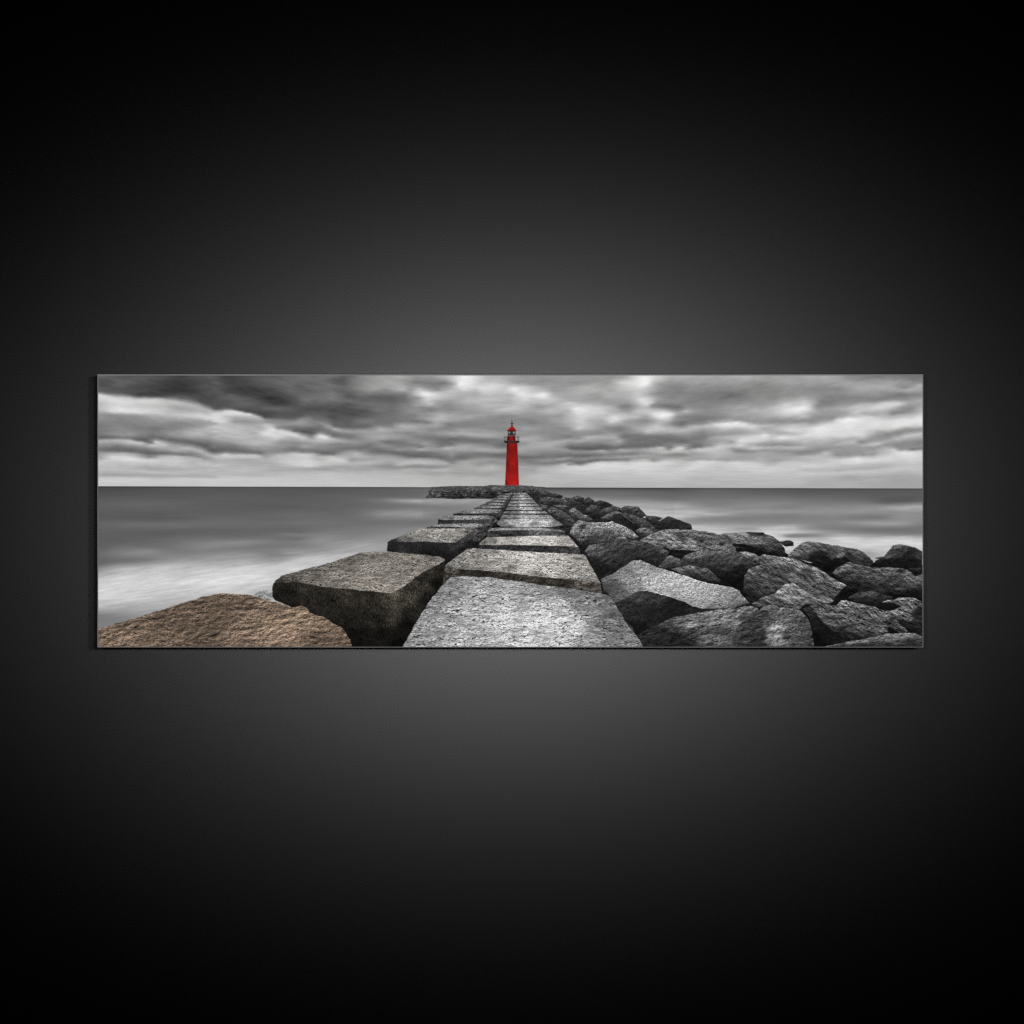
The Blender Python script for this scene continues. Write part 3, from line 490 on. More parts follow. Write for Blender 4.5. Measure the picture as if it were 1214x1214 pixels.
motif('printed_boulder', [(114, 747), (125, 743.5), (135, 740.7), (150, 736.3), (169, 731.3), (185, 725.5), (197, 722), (215, 715.5), (229, 711.8), (240, 708), (250, 706.3), (261.5, 704.8), (280, 705.6), (298, 706.3), (308, 710.2), (320, 713.5), (331, 716.2), (344.5, 721), (358, 719.8), (362, 721.5), (368, 728), (384, 732.6), (394.5, 740.3), (405, 744.8), (411.5, 754.4), (418, 768.5), (114, 768.5)],
      [(130, 748, 108), (150, 742, 105), (175, 735, 98), (200, 725, 92), (230, 716, 95), (260, 708, 92), (290, 710, 100), (320, 718, 112), (350, 724, 125), (250, 722, 95), (215, 740, 95), (250, 747, 88), (300, 740, 120), (270, 755, 112), (330, 745, 135), (360, 740, 138), (385, 740, 118), (405, 752, 105), (340, 758, 138), (376, 758, 92), (200, 760, 108), (150, 760, 122), (240, 765, 90), (300, 764, 128), (400, 764, 100)],
      k='streak', ang=-.12, a=.30, j=.9, t=BROWN, rim=.3, big=.85, dim=.87, label='brown boulder at the lower left of the printed scene')

# walkway row of flagstones, near ones
s = motif('printed_flagstone', [(589, 621.8), (590, 618.2), (593, 616), (625, 615.2), (657, 615.7), (663, 619), (667.5, 623), (655, 625.2), (630, 625.8), (610, 625.6), (594, 624.6)], [(592, 620, 120), (605, 619, 175), (625, 618, 195), (645, 618, 200), (660, 621, 130), (620, 623, 185), (645, 623.5, 170), (634, 620.5, 150), (600, 624, 110)], k='slab', a=.22, j=.4)
s = motif('printed_flagstone', [(578, 629.8), (580, 627.8), (583, 626.4), (600, 625.9), (640, 626.2), (664, 628), (670.5, 631), (640, 629.6), (600, 629.4), (581, 631.5)], [(583, 628, 135), (600, 627.5, 165), (640, 627.6, 160), (664, 629.4, 115)], k='slab', a=.22, j=.4)
motif('side_face', [(577.3, 634), (578.5, 630.5), (585, 629.4), (600, 629), (640, 629.2), (670.5, 630.8), (671, 635.4), (640, 635.5), (600, 637), (577.5, 637.5)], [(582, 633, 60), (600, 632, 62), (620, 632.5, 52), (635, 632.5, 95), (655, 633, 85), (668, 633, 60), (600, 635.5, 32)], parent=s, k='granite', a=.3, j=.4)
s = motif('printed_flagstone', [(567, 646.8), (569, 643.5), (572, 640.8), (577.5, 637.4), (600, 636.8), (640, 635.4), (674, 635.5), (680, 642), (686, 649.2), (660, 648.4), (640, 647.8), (600, 647), (585, 647.5)], [(572, 644, 105), (580, 640, 135), (600, 640, 180), (625, 640, 200), (650, 640, 190), (672, 640, 165), (600, 645, 160), (640, 645, 190), (675, 646, 160)], k='slab', a=.22, j=.4, t=WARM)
motif('side_face', [(567, 646.5), (585, 647), (600, 646.5), (640, 647.2), (686, 648.8), (688, 656), (670, 656), (650, 655.3), (600, 653), (567, 650)], [(575, 648.5, 45), (600, 649.5, 48), (640, 650.5, 45), (670, 652, 58), (686, 653, 70)], parent=s, k='granite', a=.3, j=.4)
s = motif('printed_flagstone', [(527.6, 672), (530, 668.5), (534, 666), (540, 661.5), (546, 657), (554, 651.4), (560, 650.3), (580, 651.6), (600, 652.8), (640, 655.3), (690, 657.3), (694.5, 659.5), (703, 675), (712.5, 692.5), (700, 691), (680, 688.8), (660, 687.2), (646, 685.8), (625, 683.5), (600, 680.3), (575, 678), (557, 677.3), (541, 675.5)],
          [(532, 670, 110), (545, 664, 125), (560, 655, 135), (580, 660, 150), (600, 660, 172), (630, 662, 195), (660, 664, 175), (690, 665, 145), (700, 682, 140), (680, 680, 150), (650, 676, 175), (620, 675, 180), (590, 672, 150), (565, 672, 130), (640, 684, 135), (690, 689, 120), (605, 679, 130)], k='slab', a=.3, j=.5, t=WARM)
motif('side_face', [(527.3, 671.5), (541, 674.6), (557, 676.4), (575, 677.2), (600, 679.5), (625, 682.7), (646, 685), (660, 686.4), (680, 688), (700, 690.2), (712, 691.8), (713.8, 702), (713.5, 705.5), (690, 701.3), (640, 694.8), (612, 690.5), (575, 685.6), (557, 684.5), (536, 686), (528, 692), (524, 694), (526, 682)],
      [(532, 677, 72), (538, 676, 85), (531, 686, 52), (550, 680, 42), (570, 681, 36), (600, 684, 40), (640, 690, 40), (670, 693, 46), (700, 696, 58), (690, 690.5, 88), (710, 697, 75), (640, 686.5, 70), (600, 681, 62)], parent=s, k='granite', a=.34, j=.5, t=(1.06, 1.0, .92))
motif('printed_flagstone', [(476.5, 768.5), (490.3, 744), (493, 738), (501, 726), (512, 709), (518, 703), (522, 697), (529, 690), (534.5, 685.2), (545, 684.2), (557, 683.9), (575, 684.8), (612, 689.6), (640, 694), (690, 700.8), (714, 705), (722, 706.4), (727.6, 713.5), (736, 728), (745, 742), (756, 756), (763.5, 768.5)],
      [(490, 760, 132), (500, 735, 138), (520, 710, 130), (535, 695, 135), (545, 688, 142), (570, 700, 155), (600, 698, 158), (640, 700, 140), (680, 706, 112), (715, 710, 105), (735, 735, 100), (755, 762, 112), (720, 740, 105), (700, 725, 135), (690, 700, 120), (560, 725, 165), (600, 735, 195), (640, 735, 205), (660, 720, 175), (620, 715, 175), (680, 745, 185), (650, 760, 190), (700, 760, 145), (600, 755, 185), (550, 750, 165), (520, 745, 155), (530, 725, 150), (570, 762, 160), (660, 735, 200), (725, 760, 115)], k='slab', a=.29, j=.5, big=1.1)

HORIZON = lambda x: 576.6 + (x - 115) * 0.0028


def ridged(x, y):
    a = fbm(x, y, 4, .6)
    b = np.abs(gnoise(x * .62 + 9, y * .62 + 2)) * 2.2
    return a + .7 * (.5 - b)


def rock_tex(x, y, kind, ang, big, seed):
    near = min(max((float(y.mean()) - 580.0) / 150.0, 0.05), 1.25)
    x = x - float(x.mean())
    y = y - float(y.mean())
    sc = (.66 + .72 * near) * big
    ca, sa = math.cos(ang), math.sin(ang)
    u, v = x * ca + y * sa + seed * 31.7, -x * sa + y * ca + seed * 17.9
    if kind == 'rubble':
        v = v + .9 * gnoise(u / 14, v / 6)
        row = np.floor(v / 2.9)
        off = gnoise(row * 5.31 + .5, row * 0 + .5) * 9
        c = gnoise(np.floor((u + off) / 4.2) * 7.7 + .4, row * 3.1 + .3)
        gap = np.exp(-((v / 2.9 - row) / .22) ** 2) * .8
        joint = np.exp(-((((u + off + 1.5 * gnoise(u / 9, row * 4.7)) / 4.2) % 1) / .14) ** 2) * .7
        return .7 * c - (.8 * gap + .45 * joint) * (1 + gnoise(u / 5, v / 5)) + 1.1 * gnoise(u / 1.9, v / 1.3) + 1.2 * gnoise(u / 6, v / 2.4)
    if kind == 'paint':
        return fbm(u / 1.5, v / 1.5, 3)
    if kind == 'vert':
        u = u + 2 * fbm(u / 9, v / 9 + 4, 2)
        h = fbm(u / (1.3 * sc), v / (2.9 * sc), 4)
        f = fbm(u / 1.3, v / 1.3, 2)
        b = fbm(u / 14, v / 12 + 3, 3)
        return 1.0 * h + 1.2 * f + .8 * b
    st = {'slab': 2.0, 'granite': 1.15, 'speckle': 1.3, 'streak': 2.0}[kind]
    u = u + 1.6 * sc * fbm(u / (6 * sc) + 4, v / (5 * sc), 3)
    v = v + .9 * sc * fbm(u / (6 * sc), v / (4 * sc) + 11, 3)
    fx, fy = 1.25 * sc * st, 1.25 * sc * (.85 if kind == 'slab' else 1.0)
    h = lambda dx, dy: ridged((u + dx) / fx, (v + dy) / fy)
    h0 = h(0, 0)
    relief = (h(0.22, 0.5) - h(-0.22, -0.5))
    patch = fbm(u / (7 * fx) + 50, v / (6 * fy), 3)
    pits = sstep(.16, .5, fbm(u / (fx * .95) + 91, v / (fy * .62) + 7, 3, .5) + .28 * patch)
    if kind in ('slab', 'speckle'):
        pits = pits + .9 * sstep(.30, .52, fbm(u / (fx * 2.6) + 19, v / (fy * 1.35) + 43, 4, .55) + .2 * patch)
    cracks = sstep(.035, .0, np.abs(fbm(u / (fx * 3.2) + 31, v / (fy * 1.5) + 70, 3, .5))) * sstep(.0, .35, fbm(u / (fx * 5) + 3, v / (fy * 5) + 3, 2))
    gx, gy = fx * 3.1, fy * 3.3
    coarse = ridged((u + .4) / gx, (v + 1.1) / gy) - ridged((u - .4) / gx, (v - 1.1) / gy)
    fine = gnoise(u / 1.15 + 3, v / .95) + .7 * gnoise(x / .75, y / .75)
    rough = np.clip(1.0 + .8 * patch, .6, 1.5)
    wts = {'slab': (.4, .4, 1.25, .42, 1.0, .95), 'speckle': (.35, .7, .9, .7, .2, .4), 'streak': (.45, .6, .6, .65, .8, .7), 'granite': (.45, .5, .6, .85, .35, .6)}[kind]
    t = rough * (wts[0] * h0 + wts[1] * 1.6 * relief - wts[2] * pits + wts[3] * fine) - wts[4] * cracks + wts[5] * patch
    t = t + {'slab': .3, 'speckle': .45, 'streak': .75, 'granite': .6}[kind] * 1.6 * coarse
    return t


def poly_sd(pts, x, y):
    """signed distance to a closed outline, negative inside"""
    p = np.array(pts)
    q = np.roll(p, -1, axis=0)
    d = np.full(x.shape, 1e9)
    inside = np.zeros(x.shape, bool)
    for (ax, ay), (bx, by) in zip(p, q):
        ex, ey = bx - ax, by - ay
        L = ex * ex + ey * ey
        if L < 1e-9:
            continue
        t = np.clip(((x - ax) * ex + (y - ay) * ey) / L, 0, 1)
        d = np.minimum(d, (x - ax - t * ex) ** 2 + (y - ay - t * ey) ** 2)
        if ay != by:
            cr = ((ay > y) != (by > y)) & (x < (bx - ax) * (y - ay) / (by - ay) + ax)
            inside ^= cr
    d = np.sqrt(d)
    return np.where(inside, -d, d)


def tones_at(tones, x, y):
    if len(tones) == 1:
        return np.full(x.shape, tones[0][2], float)
    num, den = 0.0, 0.0
    xs = np.array([t[0] for t in tones]); ys = np.array([t[1] for t in tones])
    ext = max(np.ptp(xs), np.ptp(ys) * 1.6, 4.0)
    eps = (0.025 * ext) ** 2 + .3
    for (tx, ty, tv) in tones:
        w = 1.0 / ((x - tx) ** 2 + (1.5 * (y - ty)) ** 2 + eps) ** 2.5
        num = num + w * tv
        den = den + w
    return num / den


def blur(a, rx, ry):
    for ax, r in ((1, rx), (0, ry)):
        for _ in range(2):
            n = 2 * r + 1
            p = np.pad(a, [(r + 1, r) if k == ax else (0, 0) for k in (0, 1)], mode='edge')
            c = np.cumsum(p, axis=ax)
            a = (c[:, n:] - c[:, :-n]) / n if ax == 1 else (c[n:] - c[:-n]) / n
    return a


def paint():
    """returns linear rgb (NY,NX,3) and motif index per lattice point (-2 sky, -1 sea)"""
    V = np.zeros((NY, NX, 3))
    ID = np.full((NY, NX), -2, int)
    weave_amp = np.full((NY, NX), 1.0)
    # sky
    f = rbf_field(parse(SKY), (X0 - 2, Y0 - 2, X1 + 2, 582), (2.0, 1.0), 2.4)
    wx = 3.4 * fbm(GX / 34, GY / 15, 3)
    wy = 1.0 * fbm(GX / 30 + 40, GY / 12 + 9, 3)
    g = f(np.clip(GX + wx, X0, X1), np.clip(GY + wy, Y0, 577.5))
    g = g + .5 * (g - blur(g, 9, 4))
    hz = HORIZON(GX)
    depth = np.clip((hz - GY) / 130, 0, 1)
    sy = 2.2 + 7.5 * depth
    # streaky cloud detail, finer towards the horizon
    slope = (GX - 605) * 0.0005 * depth * 60
    fan = (hz - GY) / (1 + ((GX - 605) / 520.0) ** 2)
    n3 = 1.0 - 3.2 * np.abs(fbm(GX / 48 + 2, fan / 6.5 + 8, 3, .5))
    g = g + 4.5 * n3 * sstep(.04, .2, depth) + 2.2 * fbm(GX / 19, fan / 2.4, 3) * sstep(.03, .15, depth)
    n1 = fbm(GX / 26, (GY + slope) / 6.0, 4)
    n2 = fbm(GX / 34 + 5, (GY) / 2.0, 4)
    g = g + 5 * n1 * sstep(.10, .4, depth) + 7.5 * n2 * sstep(.55, .08, depth) + 4 * fbm(GX / 11, GY / 5, 3) * sstep(.05, .3, depth)
    sky = np.repeat(g[..., None], 3, 2)
    tone = fbm(GX / 120, GY / 60, 2)[..., None]
    sky = sky * (1 + tone * np.array([.006, 0.002, -.007]))
    # sea
    f2 = rbf_field(parse(SEA), (X0 - 2, 574, X1 + 2, Y1 + 2), (2.0, 1.0), 5.0, lam=1.2)
    h = f2(np.clip(GX + 6 * fbm(GX / 60, GY / 14, 2), X0, X1), np.clip(GY + .8 * fbm(GX / 60 + 7, GY / 9, 2), 578, Y1))
    h = h + .15 * (h - blur(h, 24, 5))
    foam = sstep(115, 190, h)
    h = h + 15 * foam * (GX < 500) + 8 * foam * (GX > 800)
    h = h + (1.5 + 17 * foam) * fbm(GX / 34, (GY + .15 * (GX - 115) * (GX < 600)) / 3.2, 5) + 6 * foam * fbm(GX / 10, (GY + .15 * GX) / 1.8, 3)
    h = h + 3.0 * fbm(GX / 60, GY / 1.6, 3)
    h = h - 18 * np.exp(-((GY - hz) / 1.3) ** 2)
    sea = np.repeat(h[..., None], 3, 2)
    a = np.clip(.5 + (GY - hz) * 1.2, 0, 1)[..., None]
    V[:] = sky * (1 - a) + sea * a
    ID[a[..., 0] > .5] = -1
    weave_amp = weave_amp * (1 - .65 * a[..., 0])
    red = lambda v: np.stack([v * 1.0, v * .15 + 5, v * .13 + 5], -1)
    for k, m in enumerate(MOTIFS):
        p = np.array(m['pts'])
        i0 = int(max(0, (p[:, 0].min() - 3 - X0) * RES)); i1 = int(min(NX, (p[:, 0].max() + 4 - X0) * RES))
        j0 = int(max(0, (p[:, 1].min() - 3 - Y0) * RES)); j1 = int(min(NY, (p[:, 1].max() + 4 - Y0) * RES))
        if i1 <= i0 or j1 <= j0:
            continue
        x, y = GX[j0:j1, i0:i1], GY[j0:j1, i0:i1]
        sd = poly_sd(m['pts'], x, y)
        jit = m.get('j', 0)
        sc = min(max((p[:, 1].mean() - 575) / 120, .25), 1.2)
        if jit:
            sd = sd + jit * sc * (1.5 * fbm(x / (4 + 5 * sc) + k * 3.7, y / (3 + 4 * sc), 3) + .5 * gnoise(x / 1.6, y / 1.6))
        v = tones_at(m['tones'], x + 2.0 * sc * fbm(x / 9 + k, y / 7, 3), y + 1.6 * sc * fbm(x / 9 - k, y / 7 + 5, 3))
        v = v * m.get('dim', 1.0)
        kind = m['k']
        if kind != 'none':
            t = rock_tex(x, y, kind, m.get('ang', 0.0), m.get('big', 1.0), k)
            inn = sd < 0
            if inn.sum() > 12:
                t = (t - t[inn].mean()) / (t[inn].std() + 1e-6)
            t = np.clip(t, -2.6, 2.6)
            v = v * (1 + .84 * m['a'] * t) + 1.5 * t * (kind != 'paint')
        rim = m.get('rim', 0)
        if rim:
            gy_, gx_ = np.gradient(sd)
            nrm = np.sqrt(gx_ ** 2 + gy_ ** 2) + 1e-6
            ny = gy_ / nrm
            w = 1.0 + 1.6 * sc
            v = v * (1 +   .22 * rim * np.exp(sd / (w * .8)) * np.clip(-ny, 0, 1) * (sd < 0))
            v = v * (1 - .38 * rim * np.exp(sd / (w * 1.6)) * np.clip(ny, 0, 1) * (sd < 0))
        tint = m.get('t', (1, 1, 1))
        c = red(v) if tint == 'red' else v[..., None] * np.array(tint)
        al = np.clip(.5 - sd * 1.15, 0, 1)
        if m.get('soft'):
            al = al * m['soft']
        V[j0:j1, i0:i1] = V[j0:j1, i0:i1] * (1 - al[..., None]) + c * al[..., None]
        ID[j0:j1, i0:i1][al > .5] = k
        wa = weave_amp[j0:j1, i0:i1]
        wa[al > .5] = .3
    # ink taking on the canvas weave
    wv = np.cos(2 * np.pi * (GX + GY) / 3.72) * .5 + np.cos(2 * np.pi * (GX - GY) / 3.72) * .5
    wv = wv * (.75 + .5 * gnoise(GX / 14, GY / 14))
    V = V * (1 + (.06 * weave_amp * wv)[..., None])
    # the margin of ink that rolls over the stretcher edge
    V = np.clip(V, 3, 243) / 255.0
    lin = np.where(V <= .04045, V / 12.92, ((V + .055) / 1.055) ** 2.4)
    return lin, ID

# ----------------------------------------------------------------------------
# 2. THE SCENE: a wrapped panoramic canvas hanging on a dark wall
# ----------------------------------------------------------------------------
PX = 0.0015                      # metres per drawing unit
CX, CZ = 607.0, 607.0            # drawing point that sits at world x = 0, z = 1.5
HANG = 1.5
THICK = 0.028                    # canvas depth off the wall
FRONT = -THICK                   # y of the printed face (wall plane is y = 0)

scene = bpy.context.scene
col = scene.collection


def wx_(px): return (px - CX) * PX
def wz_(py): return HANG - (py - CZ) * PX


def link(name, me, mat, parent=None):
    o = bpy.data.objects.new(name, me)
    col.objects.link(o)
    if mat:
        me.materials.append(mat)
    if parent:
        o.parent = parent
        o.matrix_parent_inverse.identity()
    return o


def node_mat(name):
    m = bpy.data.materials.new(name)
    m.use_nodes = True
    nt = m.node_tree
    return m, nt, nt.nodes['Principled BSDF']


# -- materials ---------------------------------------------------------------
ink, nt, bsdf = node_mat('ink_on_canvas')
att = nt.nodes.new('ShaderNodeAttribute'); att.attribute_name = 'ink'
nt.links.new(att.outputs['Color'], bsdf.inputs['Base Color'])
bsdf.inputs['Roughness'].default_value = 0.85
bsdf.inputs['Specular IOR Level'].default_value = 0.04
tc = nt.nodes.new('ShaderNodeTexCoord')
heights = []
for ax in (0, 2):                                     # warp and weft threads, about 1.2 mm apart
    w = nt.nodes.new('ShaderNodeTexWave'); w.wave_type = 'BANDS'; w.bands_direction = 'XYZ'[ax]
    w.inputs['Scale'].default_value = 262.0
    w.inputs['Distortion'].default_value = 0.4
    nt.links.new(tc.outputs['Object'], w.inputs['Vector'])
    heights.append(w)
add = nt.nodes.new('ShaderNodeMath'); add.operation = 'MAXIMUM'
nt.links.new(heights[0].outputs['Fac'], add.inputs[0]); nt.links.new(heights[1].outputs['Fac'], add.inputs[1])
bmp = nt.nodes.new('ShaderNodeBump'); bmp.inputs['Strength'].default_value = 0.03; bmp.inputs['Distance'].default_value = 0.0003
nt.links.new(add.outputs[0], bmp.inputs['Height']); nt.links.new(bmp.outputs['Normal'], bsdf.inputs['Normal'])

edge_mat, nt, bsdf = node_mat('canvas_wrap')
tc = nt.nodes.new('ShaderNodeTexCoord')
nz = nt.nodes.new('ShaderNodeTexNoise'); nz.inputs['Scale'].default_value = 9.0; nz.inputs['Detail'].default_value = 4.0
rp = nt.nodes.new('ShaderNodeValToRGB')
rp.color_ramp.elements[0].position = 0.3; rp.color_ramp.elements[0].color = (.15, .15, .15, 1)
rp.color_ramp.elements[1].position = 0.7; rp.color_ramp.elements[1].color = (.21, .21, .21, 1)
nt.links.new(tc.outputs['Object'], nz.inputs['Vector']); nt.links.new(nz.outputs['Fac'], rp.inputs['Fac'])
nt.links.new(rp.outputs['Color'], bsdf.inputs['Base Color'])
bsdf.inputs['Roughness'].default_value = 0.8
bsdf.inputs['Specular IOR Level'].default_value = 0.1

wood, nt, bsdf = node_mat('stretcher_wood')
tc = nt.nodes.new('ShaderNodeTexCoord')
nz = nt.nodes.new('ShaderNodeTexNoise'); nz.inputs['Scale'].default_value = 30.0
rp = nt.nodes.new('ShaderNodeValToRGB')
rp.color_ramp.elements[0].color = (.32, .21, .12, 1); rp.color_ramp.elements[1].color = (.45, .32, .19, 1)
nt.links.new(tc.outputs['Object'], nz.inputs['Vector']); nt.links.new(nz.outputs['Fac'], rp.inputs['Fac'])
nt.links.new(rp.outputs['Color'], bsdf.inputs['Base Color'])

wall_mat, nt, bsdf = node_mat('dark_wall_paint')
tc = nt.nodes.new('ShaderNodeTexCoord')
nz = nt.nodes.new('ShaderNodeTexNoise'); nz.inputs['Scale'].default_value = 3.0; nz.inputs['Detail'].default_value = 3.0
rp = nt.nodes.new('ShaderNodeValToRGB')
rp.color_ramp.elements[0].position = 0.3; rp.color_ramp.elements[0].color = (.597, .597, .597, 1)
rp.color_ramp.elements[1].position = 0.7; rp.color_ramp.elements[1].color = (.603, .603, .603, 1)
nt.links.new(tc.outputs['Object'], nz.inputs['Vector']); nt.links.new(nz.outputs['Fac'], rp.inputs['Fac'])
nt.links.new(rp.outputs['Color'], bsdf.inputs['Base Color'])
bsdf.inputs['Roughness'].default_value = 1.0
bsdf.inputs['Specular IOR Level'].default_value = 0.0

# -- wall ---------------------------------------------------------------------
me = bpy.data.meshes.new('wall')
me.from_pydata([(-2.5, 0, -1), (2.5, 0, -1), (2.5, 0, 4), (-2.5, 0, 4), (-2.5, .1, -1), (2.5, .1, -1), (2.5, .1, 4), (-2.5, .1, 4)], [],
               [(0, 1, 2, 3), (5, 4, 7, 6), (4, 0, 3, 7), (1, 5, 6, 2), (3, 2, 6, 7), (4, 5, 1, 0)])
wall = link('wall', me, wall_mat)
wall['kind'] = 'structure'
wall['label'] = 'plain dark grey wall with a soft round pool of light'

# -- the canvas ------------------------------------------------------------------
root = bpy.data.objects.new('canvas_print', None)
root.empty_display_size = .1
root.location = (wx_(605), 0, wz_(768))
col.objects.link(root)
root['label'] = 'wide panoramic canvas print of red lighthouse and grey stone jetty, hanging on dark wall'
root['category'] = 'wall art'
RX, RZ = root.location.x, root.location.z


def canvas_wrap():
    """hollow tray of stretched canvas: rounded folded edge, open at the back"""
    x0, x1, z0, z1 = wx_(115.0) - RX, wx_(1095.2) - RX, wz_(768.0) - RZ, wz_(443.0) - RZ
    r = 0.0006
    prof = [(0.0, -0.002)]                                       # (inset, y): from the back of the side to the front
    for k in range(7):
        a = k / 6 * math.pi / 2
        prof.append((r * (1 - math.cos(a)), FRONT + r * (1 - math.sin(a))))
    prof.append((r + .0011, FRONT))
    prof.append((r + .0013, FRONT + .0010))                      # the crease just inside the fold
    prof.append((r + .0200, FRONT + .0012))
    prof.append((r + .0200, -0.002))
    prof.append((.004, -0.002))
    vs, fs = [], []
    for (ins, y) in prof:
        vs += [(x0 + ins, y, z0 + ins), (x1 - ins, y, z0 + ins), (x1 - ins, y, z1 - ins), (x0 + ins, y, z1 - ins)]
    n = len(prof)
    for i in range(n):
        j = (i + 1) % n
        for k in range(4):
            l = (k + 1) % 4
            fs.append((4 * i + k, 4 * i + l, 4 * j + l, 4 * j + k))
    me = bpy.data.meshes.new('canvas_edge')
    me.from_pydata(vs, [], fs)
    me.update()
    return me


link('canvas_edge', canvas_wrap(), edge_mat, root)
# picture area lies inside the fold
INS = 1.5
PXL, PXR, PZT, PZB = 115.0 + INS, 1095.2 - INS, 443.0 + 2.2, 768.0 - 1.2


def printed_meshes():
    lin, ID = paint()
    # the dark joints of the rubble mound: each separate gap is a part of its own
    comp = np.where(ID[:-1, :-1] == core, np.arange((NY - 1) * (NX - 1)).reshape(NY - 1, NX - 1) + 1, 0)
    while True:
        c = np.pad(comp, 1)
        nb = np.maximum.reduce([c[1:-1, 1:-1], c[:-2, 1:-1], c[2:, 1:-1], c[1:-1, :-2], c[1:-1, 2:]])
        nb = np.where(comp > 0, nb, 0)
        if (nb == comp).all():
            break
        comp = nb
    cid = ID[:-1, :-1].copy()
    gaps = []
    for val, cnt in zip(*np.unique(comp[comp > 0], return_counts=True)):
        where = comp == val
        if cnt > 150:
            gaps.append(9000 + len(gaps))
            cid[where] = gaps[-1]
        else:                                                     # slivers go to the stone beside them
            ring = np.zeros_like(where)
            ring[1:] |= where[:-1]; ring[:-1] |= where[1:]; ring[:, 1:] |= where[:, :-1]; ring[:, :-1] |= where[:, 1:]
            vals, n = np.unique(cid[ring & ~where], return_counts=True)
            cid[where] = vals[np.argmax(n)]
    px = np.linspace(PXL, PXR, NX)
    py = np.linspace(PZT, PZB, NY)
    gx, gy = np.meshgrid((px - CX) * PX - RX, HANG - (py - CZ) * PX - RZ)
    co = np.stack([gx, np.full(gx.shape, FRONT + .0003), gy], -1).reshape(-1, 3)
    rgba = np.concatenate([lin, np.ones(lin.shape[:2] + (1,))], -1).reshape(-1, 4)
    jj, ii = np.meshgrid(np.arange(NY - 1), np.arange(NX - 1), indexing='ij')
    a = (jj * NX + ii)
    quads = np.stack([a, a + NX, a + NX + 1, a + 1], -1)          # faces look towards -y
    objs = {}

    def build(name, key, parent):
        q = quads[cid == key]
        if len(q) == 0:
            return None
        used, inv = np.unique(q, return_inverse=True)
        inv = inv.reshape(-1, 4)
        me = bpy.data.meshes.new(name)
        me.vertices.add(len(used)); me.loops.add(inv.size); me.polygons.add(len(inv))
        me.vertices.foreach_set('co', co[used].astype(np.float32).ravel())
        me.loops.foreach_set('vertex_index', inv.astype(np.int32).ravel())
        me.polygons.foreach_set('loop_start', np.arange(0, inv.size, 4, dtype=np.int32))
        me.polygons.foreach_set('loop_total', np.full(len(inv), 4, dtype=np.int32))
        me.update(calc_edges=True)
        at = me.color_attributes.new('ink', 'FLOAT_COLOR', 'POINT')
        at.data.foreach_set('color', rgba[used].astype(np.float32).ravel())
        me.validate()
        return link(name, me, ink, parent)

    build('printed_sky', -2, root)
    build('printed_sea', -1, root)
    for key in gaps:
        build('printed_gap', key, root)
    for k, m in enumerate(MOTIFS):
        if k == core:
            continue
        par = root if m['parent'] is None else objs.get(m['parent'])
        if par is None:
            par = root
        o = build(m['name'], k, par)
        objs[k] = o
        if o and m.get('label'):
            o['label'] = m['label']


printed_meshes()

# stretcher bars behind the canvas
me = bpy.data.meshes.new('stretcher_frame')
vs, fs = [], []
x0, x1, z0, z1 = wx_(115.0) - RX + .0225, wx_(1095.2) - RX - .0225, wz_(768.0) - RZ + .0225, wz_(443.0) - RZ - .0225
for (a, b, c, d) in ((x0, x1, z0, z0 + .03), (x0, x1, z1 - .03, z1), (x0, x0 + .03, z0 + .0305, z1 - .0305), (x1 - .03, x1, z0 + .0305, z1 - .0305)):
    n = len(vs)
    vs += [(a, FRONT + .004, c), (b, FRONT + .004, c), (b, FRONT + .004, d), (a, FRONT + .004, d), (a, -.002, c), (b, -.002, c), (b, -.002, d), (a, -.002, d)]
    fs += [tuple(n + i for i in f) for f in ((0, 1, 2, 3), (5, 4, 7, 6), (4, 0, 3, 7), (1, 5, 6, 2), (3, 2, 6, 7), (4, 5, 1, 0))]
me.from_pydata(vs, [], fs)
link('stretcher_frame', me, wood, root)

# ----------------------------------------------------------------------------
# 3. LIGHT: lamps pool on the wall, one framing spot is added to even out the print
# ----------------------------------------------------------------------------
def shaped_spot(name, loc, watts, radius, build):
    """spot lamp that looks straight along +y; build(nt, hx, hz) shapes its beam from where
    the ray meets the wall plane (metres from the middle of the canvas)"""
    L = bpy.data.lights.new(name, 'SPOT')
    L.energy = watts; L.spot_size = math.radians(160); L.spot_blend = 0.0
    L.shadow_soft_size = radius
    o = bpy.data.objects.new(name, L)
    o.location = loc; o.rotation_euler = (math.radians(90), 0, 0)
    col.objects.link(o)
    L.use_nodes = True
    nt = L.node_tree
    em = [n for n in nt.nodes if n.type == 'EMISSION'][0]

    def M(op, a, b=None, c=None):
        n = nt.nodes.new('ShaderNodeMath'); n.operation = op
        for i, v in enumerate((a, b, c)):
            if v is None:
                continue
            if isinstance(v, (int, float)):
                n.inputs[i].default_value = v
            else:
                nt.links.new(v, n.inputs[i])
        return n.outputs[0]
    tcn = nt.nodes.new('ShaderNodeTexCoord')
    sp = nt.nodes.new('ShaderNodeSeparateXYZ')
    nt.links.new(tcn.outputs['Normal'], sp.inputs[0])
    D = -loc[1]
    iz = M('DIVIDE', -1.0, sp.outputs['Z'])
    tx, tz = M('MULTIPLY', sp.outputs['X'], iz), M('MULTIPLY', sp.outputs['Y'], iz)
    # even out the 1/d^2 and the slant of the beam, so only the beam shape counts
    r2 = M('ADD', M('ADD', M('MULTIPLY', tx, tx), M('MULTIPLY', tz, tz)), 1.0)
    even = M('POWER', r2, 1.5)
    s = build(M, tx, tz, loc, D)
    nt.links.new(M('MULTIPLY', s, even), em.inputs['Strength'])
    return o


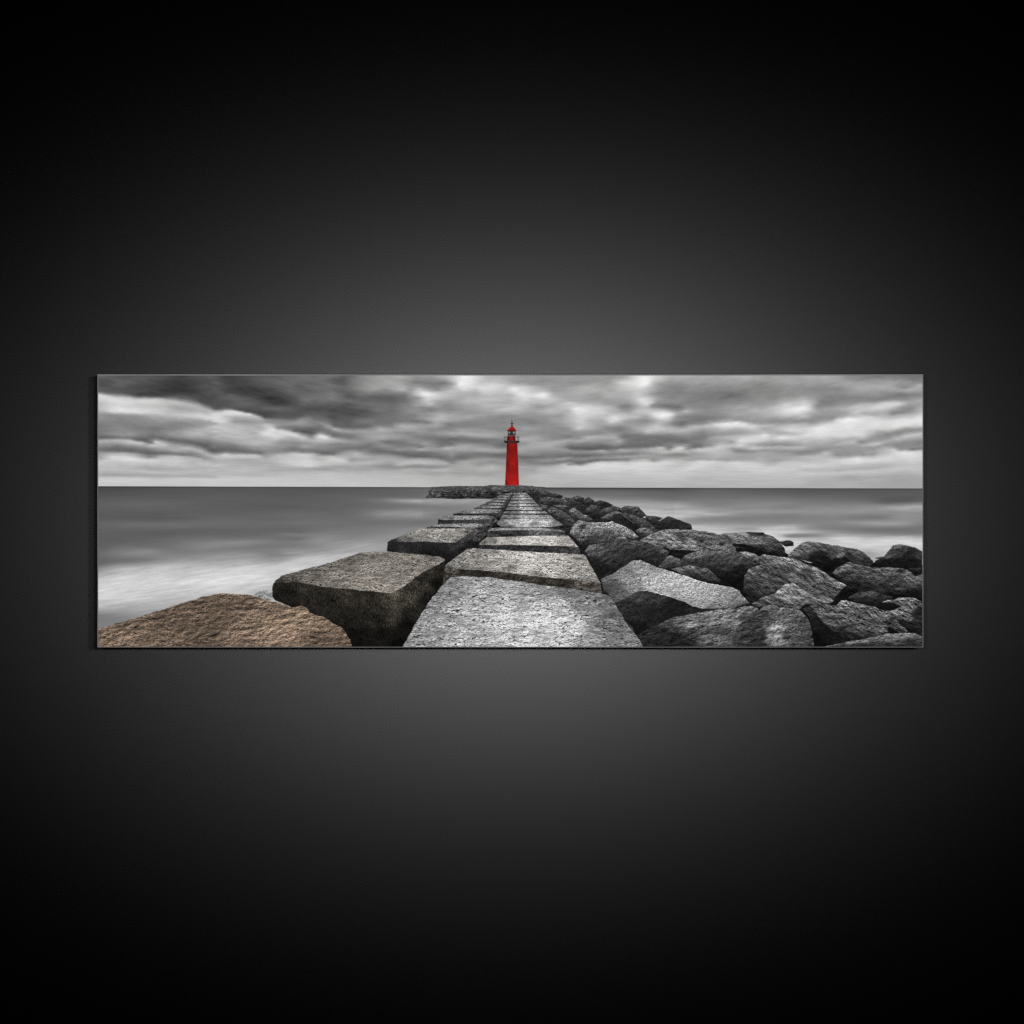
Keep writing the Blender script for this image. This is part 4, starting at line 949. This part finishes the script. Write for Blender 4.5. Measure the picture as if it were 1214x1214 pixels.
def glow(M, hx, hz):
    """radial falloff of the pool lamp around the middle of the canvas (1 at the centre)"""
    r2 = M('ADD', M('MULTIPLY', M('MULTIPLY', hx, GLOW_SX), M('MULTIPLY', hx, GLOW_SX)), M('MULTIPLY', hz, hz))
    r = M('SQRT', r2)
    g1 = M('POWER', 2.718282, M('MULTIPLY', M('POWER', M('DIVIDE', r, GLOW_R), GLOW_P), -1.0))
    return g1


GLOW_SX, GLOW_R, GLOW_P = 0.64, 0.292, 1.5
CZW = HANG


def pool(M, tx, tz, loc, D):
    hx = M('ADD', M('MULTIPLY', tx, D), loc[0])
    hz = M('ADD', M('MULTIPLY', tz, D), loc[2] - CZW)
    return glow(M, hx, hz)


def print_fill(M, tx, tz, loc, D):
    d = D - THICK
    hx = M('ADD', M('MULTIPLY', tx, d), loc[0])
    hz = M('ADD', M('MULTIPLY', tz, d), loc[2])
    # added spot's beam is cut to the face of the canvas
    def win(h, a, b):
        w = .0004
        n = M('MULTIPLY', M('MINIMUM', M('MAXIMUM', M('DIVIDE', M('SUBTRACT', h, a), w), 0.0), 1.0),
              M('MINIMUM', M('MAXIMUM', M('DIVIDE', M('SUBTRACT', b, h), w), 0.0), 1.0))
        return n
    rect = M('MULTIPLY', win(hx, wx_(115.45), wx_(1094.75)), win(hz, wz_(767.55), wz_(443.45)))
    level = M('SUBTRACT', 1.0, M('MULTIPLY', glow(M, hx, M('SUBTRACT', hz, CZW)), POOL_E))  # dimmed where the pool is bright, so the print stays evenly lit
    return M('MULTIPLY', rect, level)


POOL_E = 0.375         # pool lamp's share of the light at the middle of the canvas
LAMP_D = 3.0
UNIT = 4 * math.pi * math.pi * LAMP_D ** 2          # watts giving a white surface radiance 1 at LAMP_D
for lx, lz, share in ((0.85, 1.95, .39), (1.95, 2.05, .39), (-0.95, 1.95, .22)):  # pool split to soften its shadow; the left spot is added fill
    shaped_spot('pool_spot', (lx, -LAMP_D, lz), UNIT * POOL_E * share, 0.28, pool)
shaped_spot('print_fill_spot', (0.35, -LAMP_D, 2.3), UNIT * (LAMP_D - THICK) ** 2 / LAMP_D ** 2, 0.0, print_fill)  # added spot, lights the print evenly without touching the wall

world = bpy.data.worlds.new('World')
scene.world = world
world.use_nodes = True
world.node_tree.nodes['Background'].inputs['Color'].default_value = (0, 0, 0, 1)
world.node_tree.nodes['Background'].inputs['Strength'].default_value = 0.0

cam = bpy.data.cameras.new('camera')
cam.lens = 50; cam.sensor_width = 36
co = bpy.data.objects.new('camera', cam)
dist = 1214 * PX * 50 / 36
co.location = (0, FRONT - dist, HANG)
co.rotation_euler = (math.radians(90), 0, 0)
cam.clip_end = 100; cam.clip_start = .05
col.objects.link(co)
scene.camera = co

vs_ = scene.view_settings
vs_.view_transform = 'Standard'; vs_.look = 'None'; vs_.exposure = 0; vs_.gamma = 1
vs_.use_curve_mapping = False
scene.cycles.max_bounces = 4
scene.cycles.use_denoising = False
scene.cycles.filter_width = 1.1
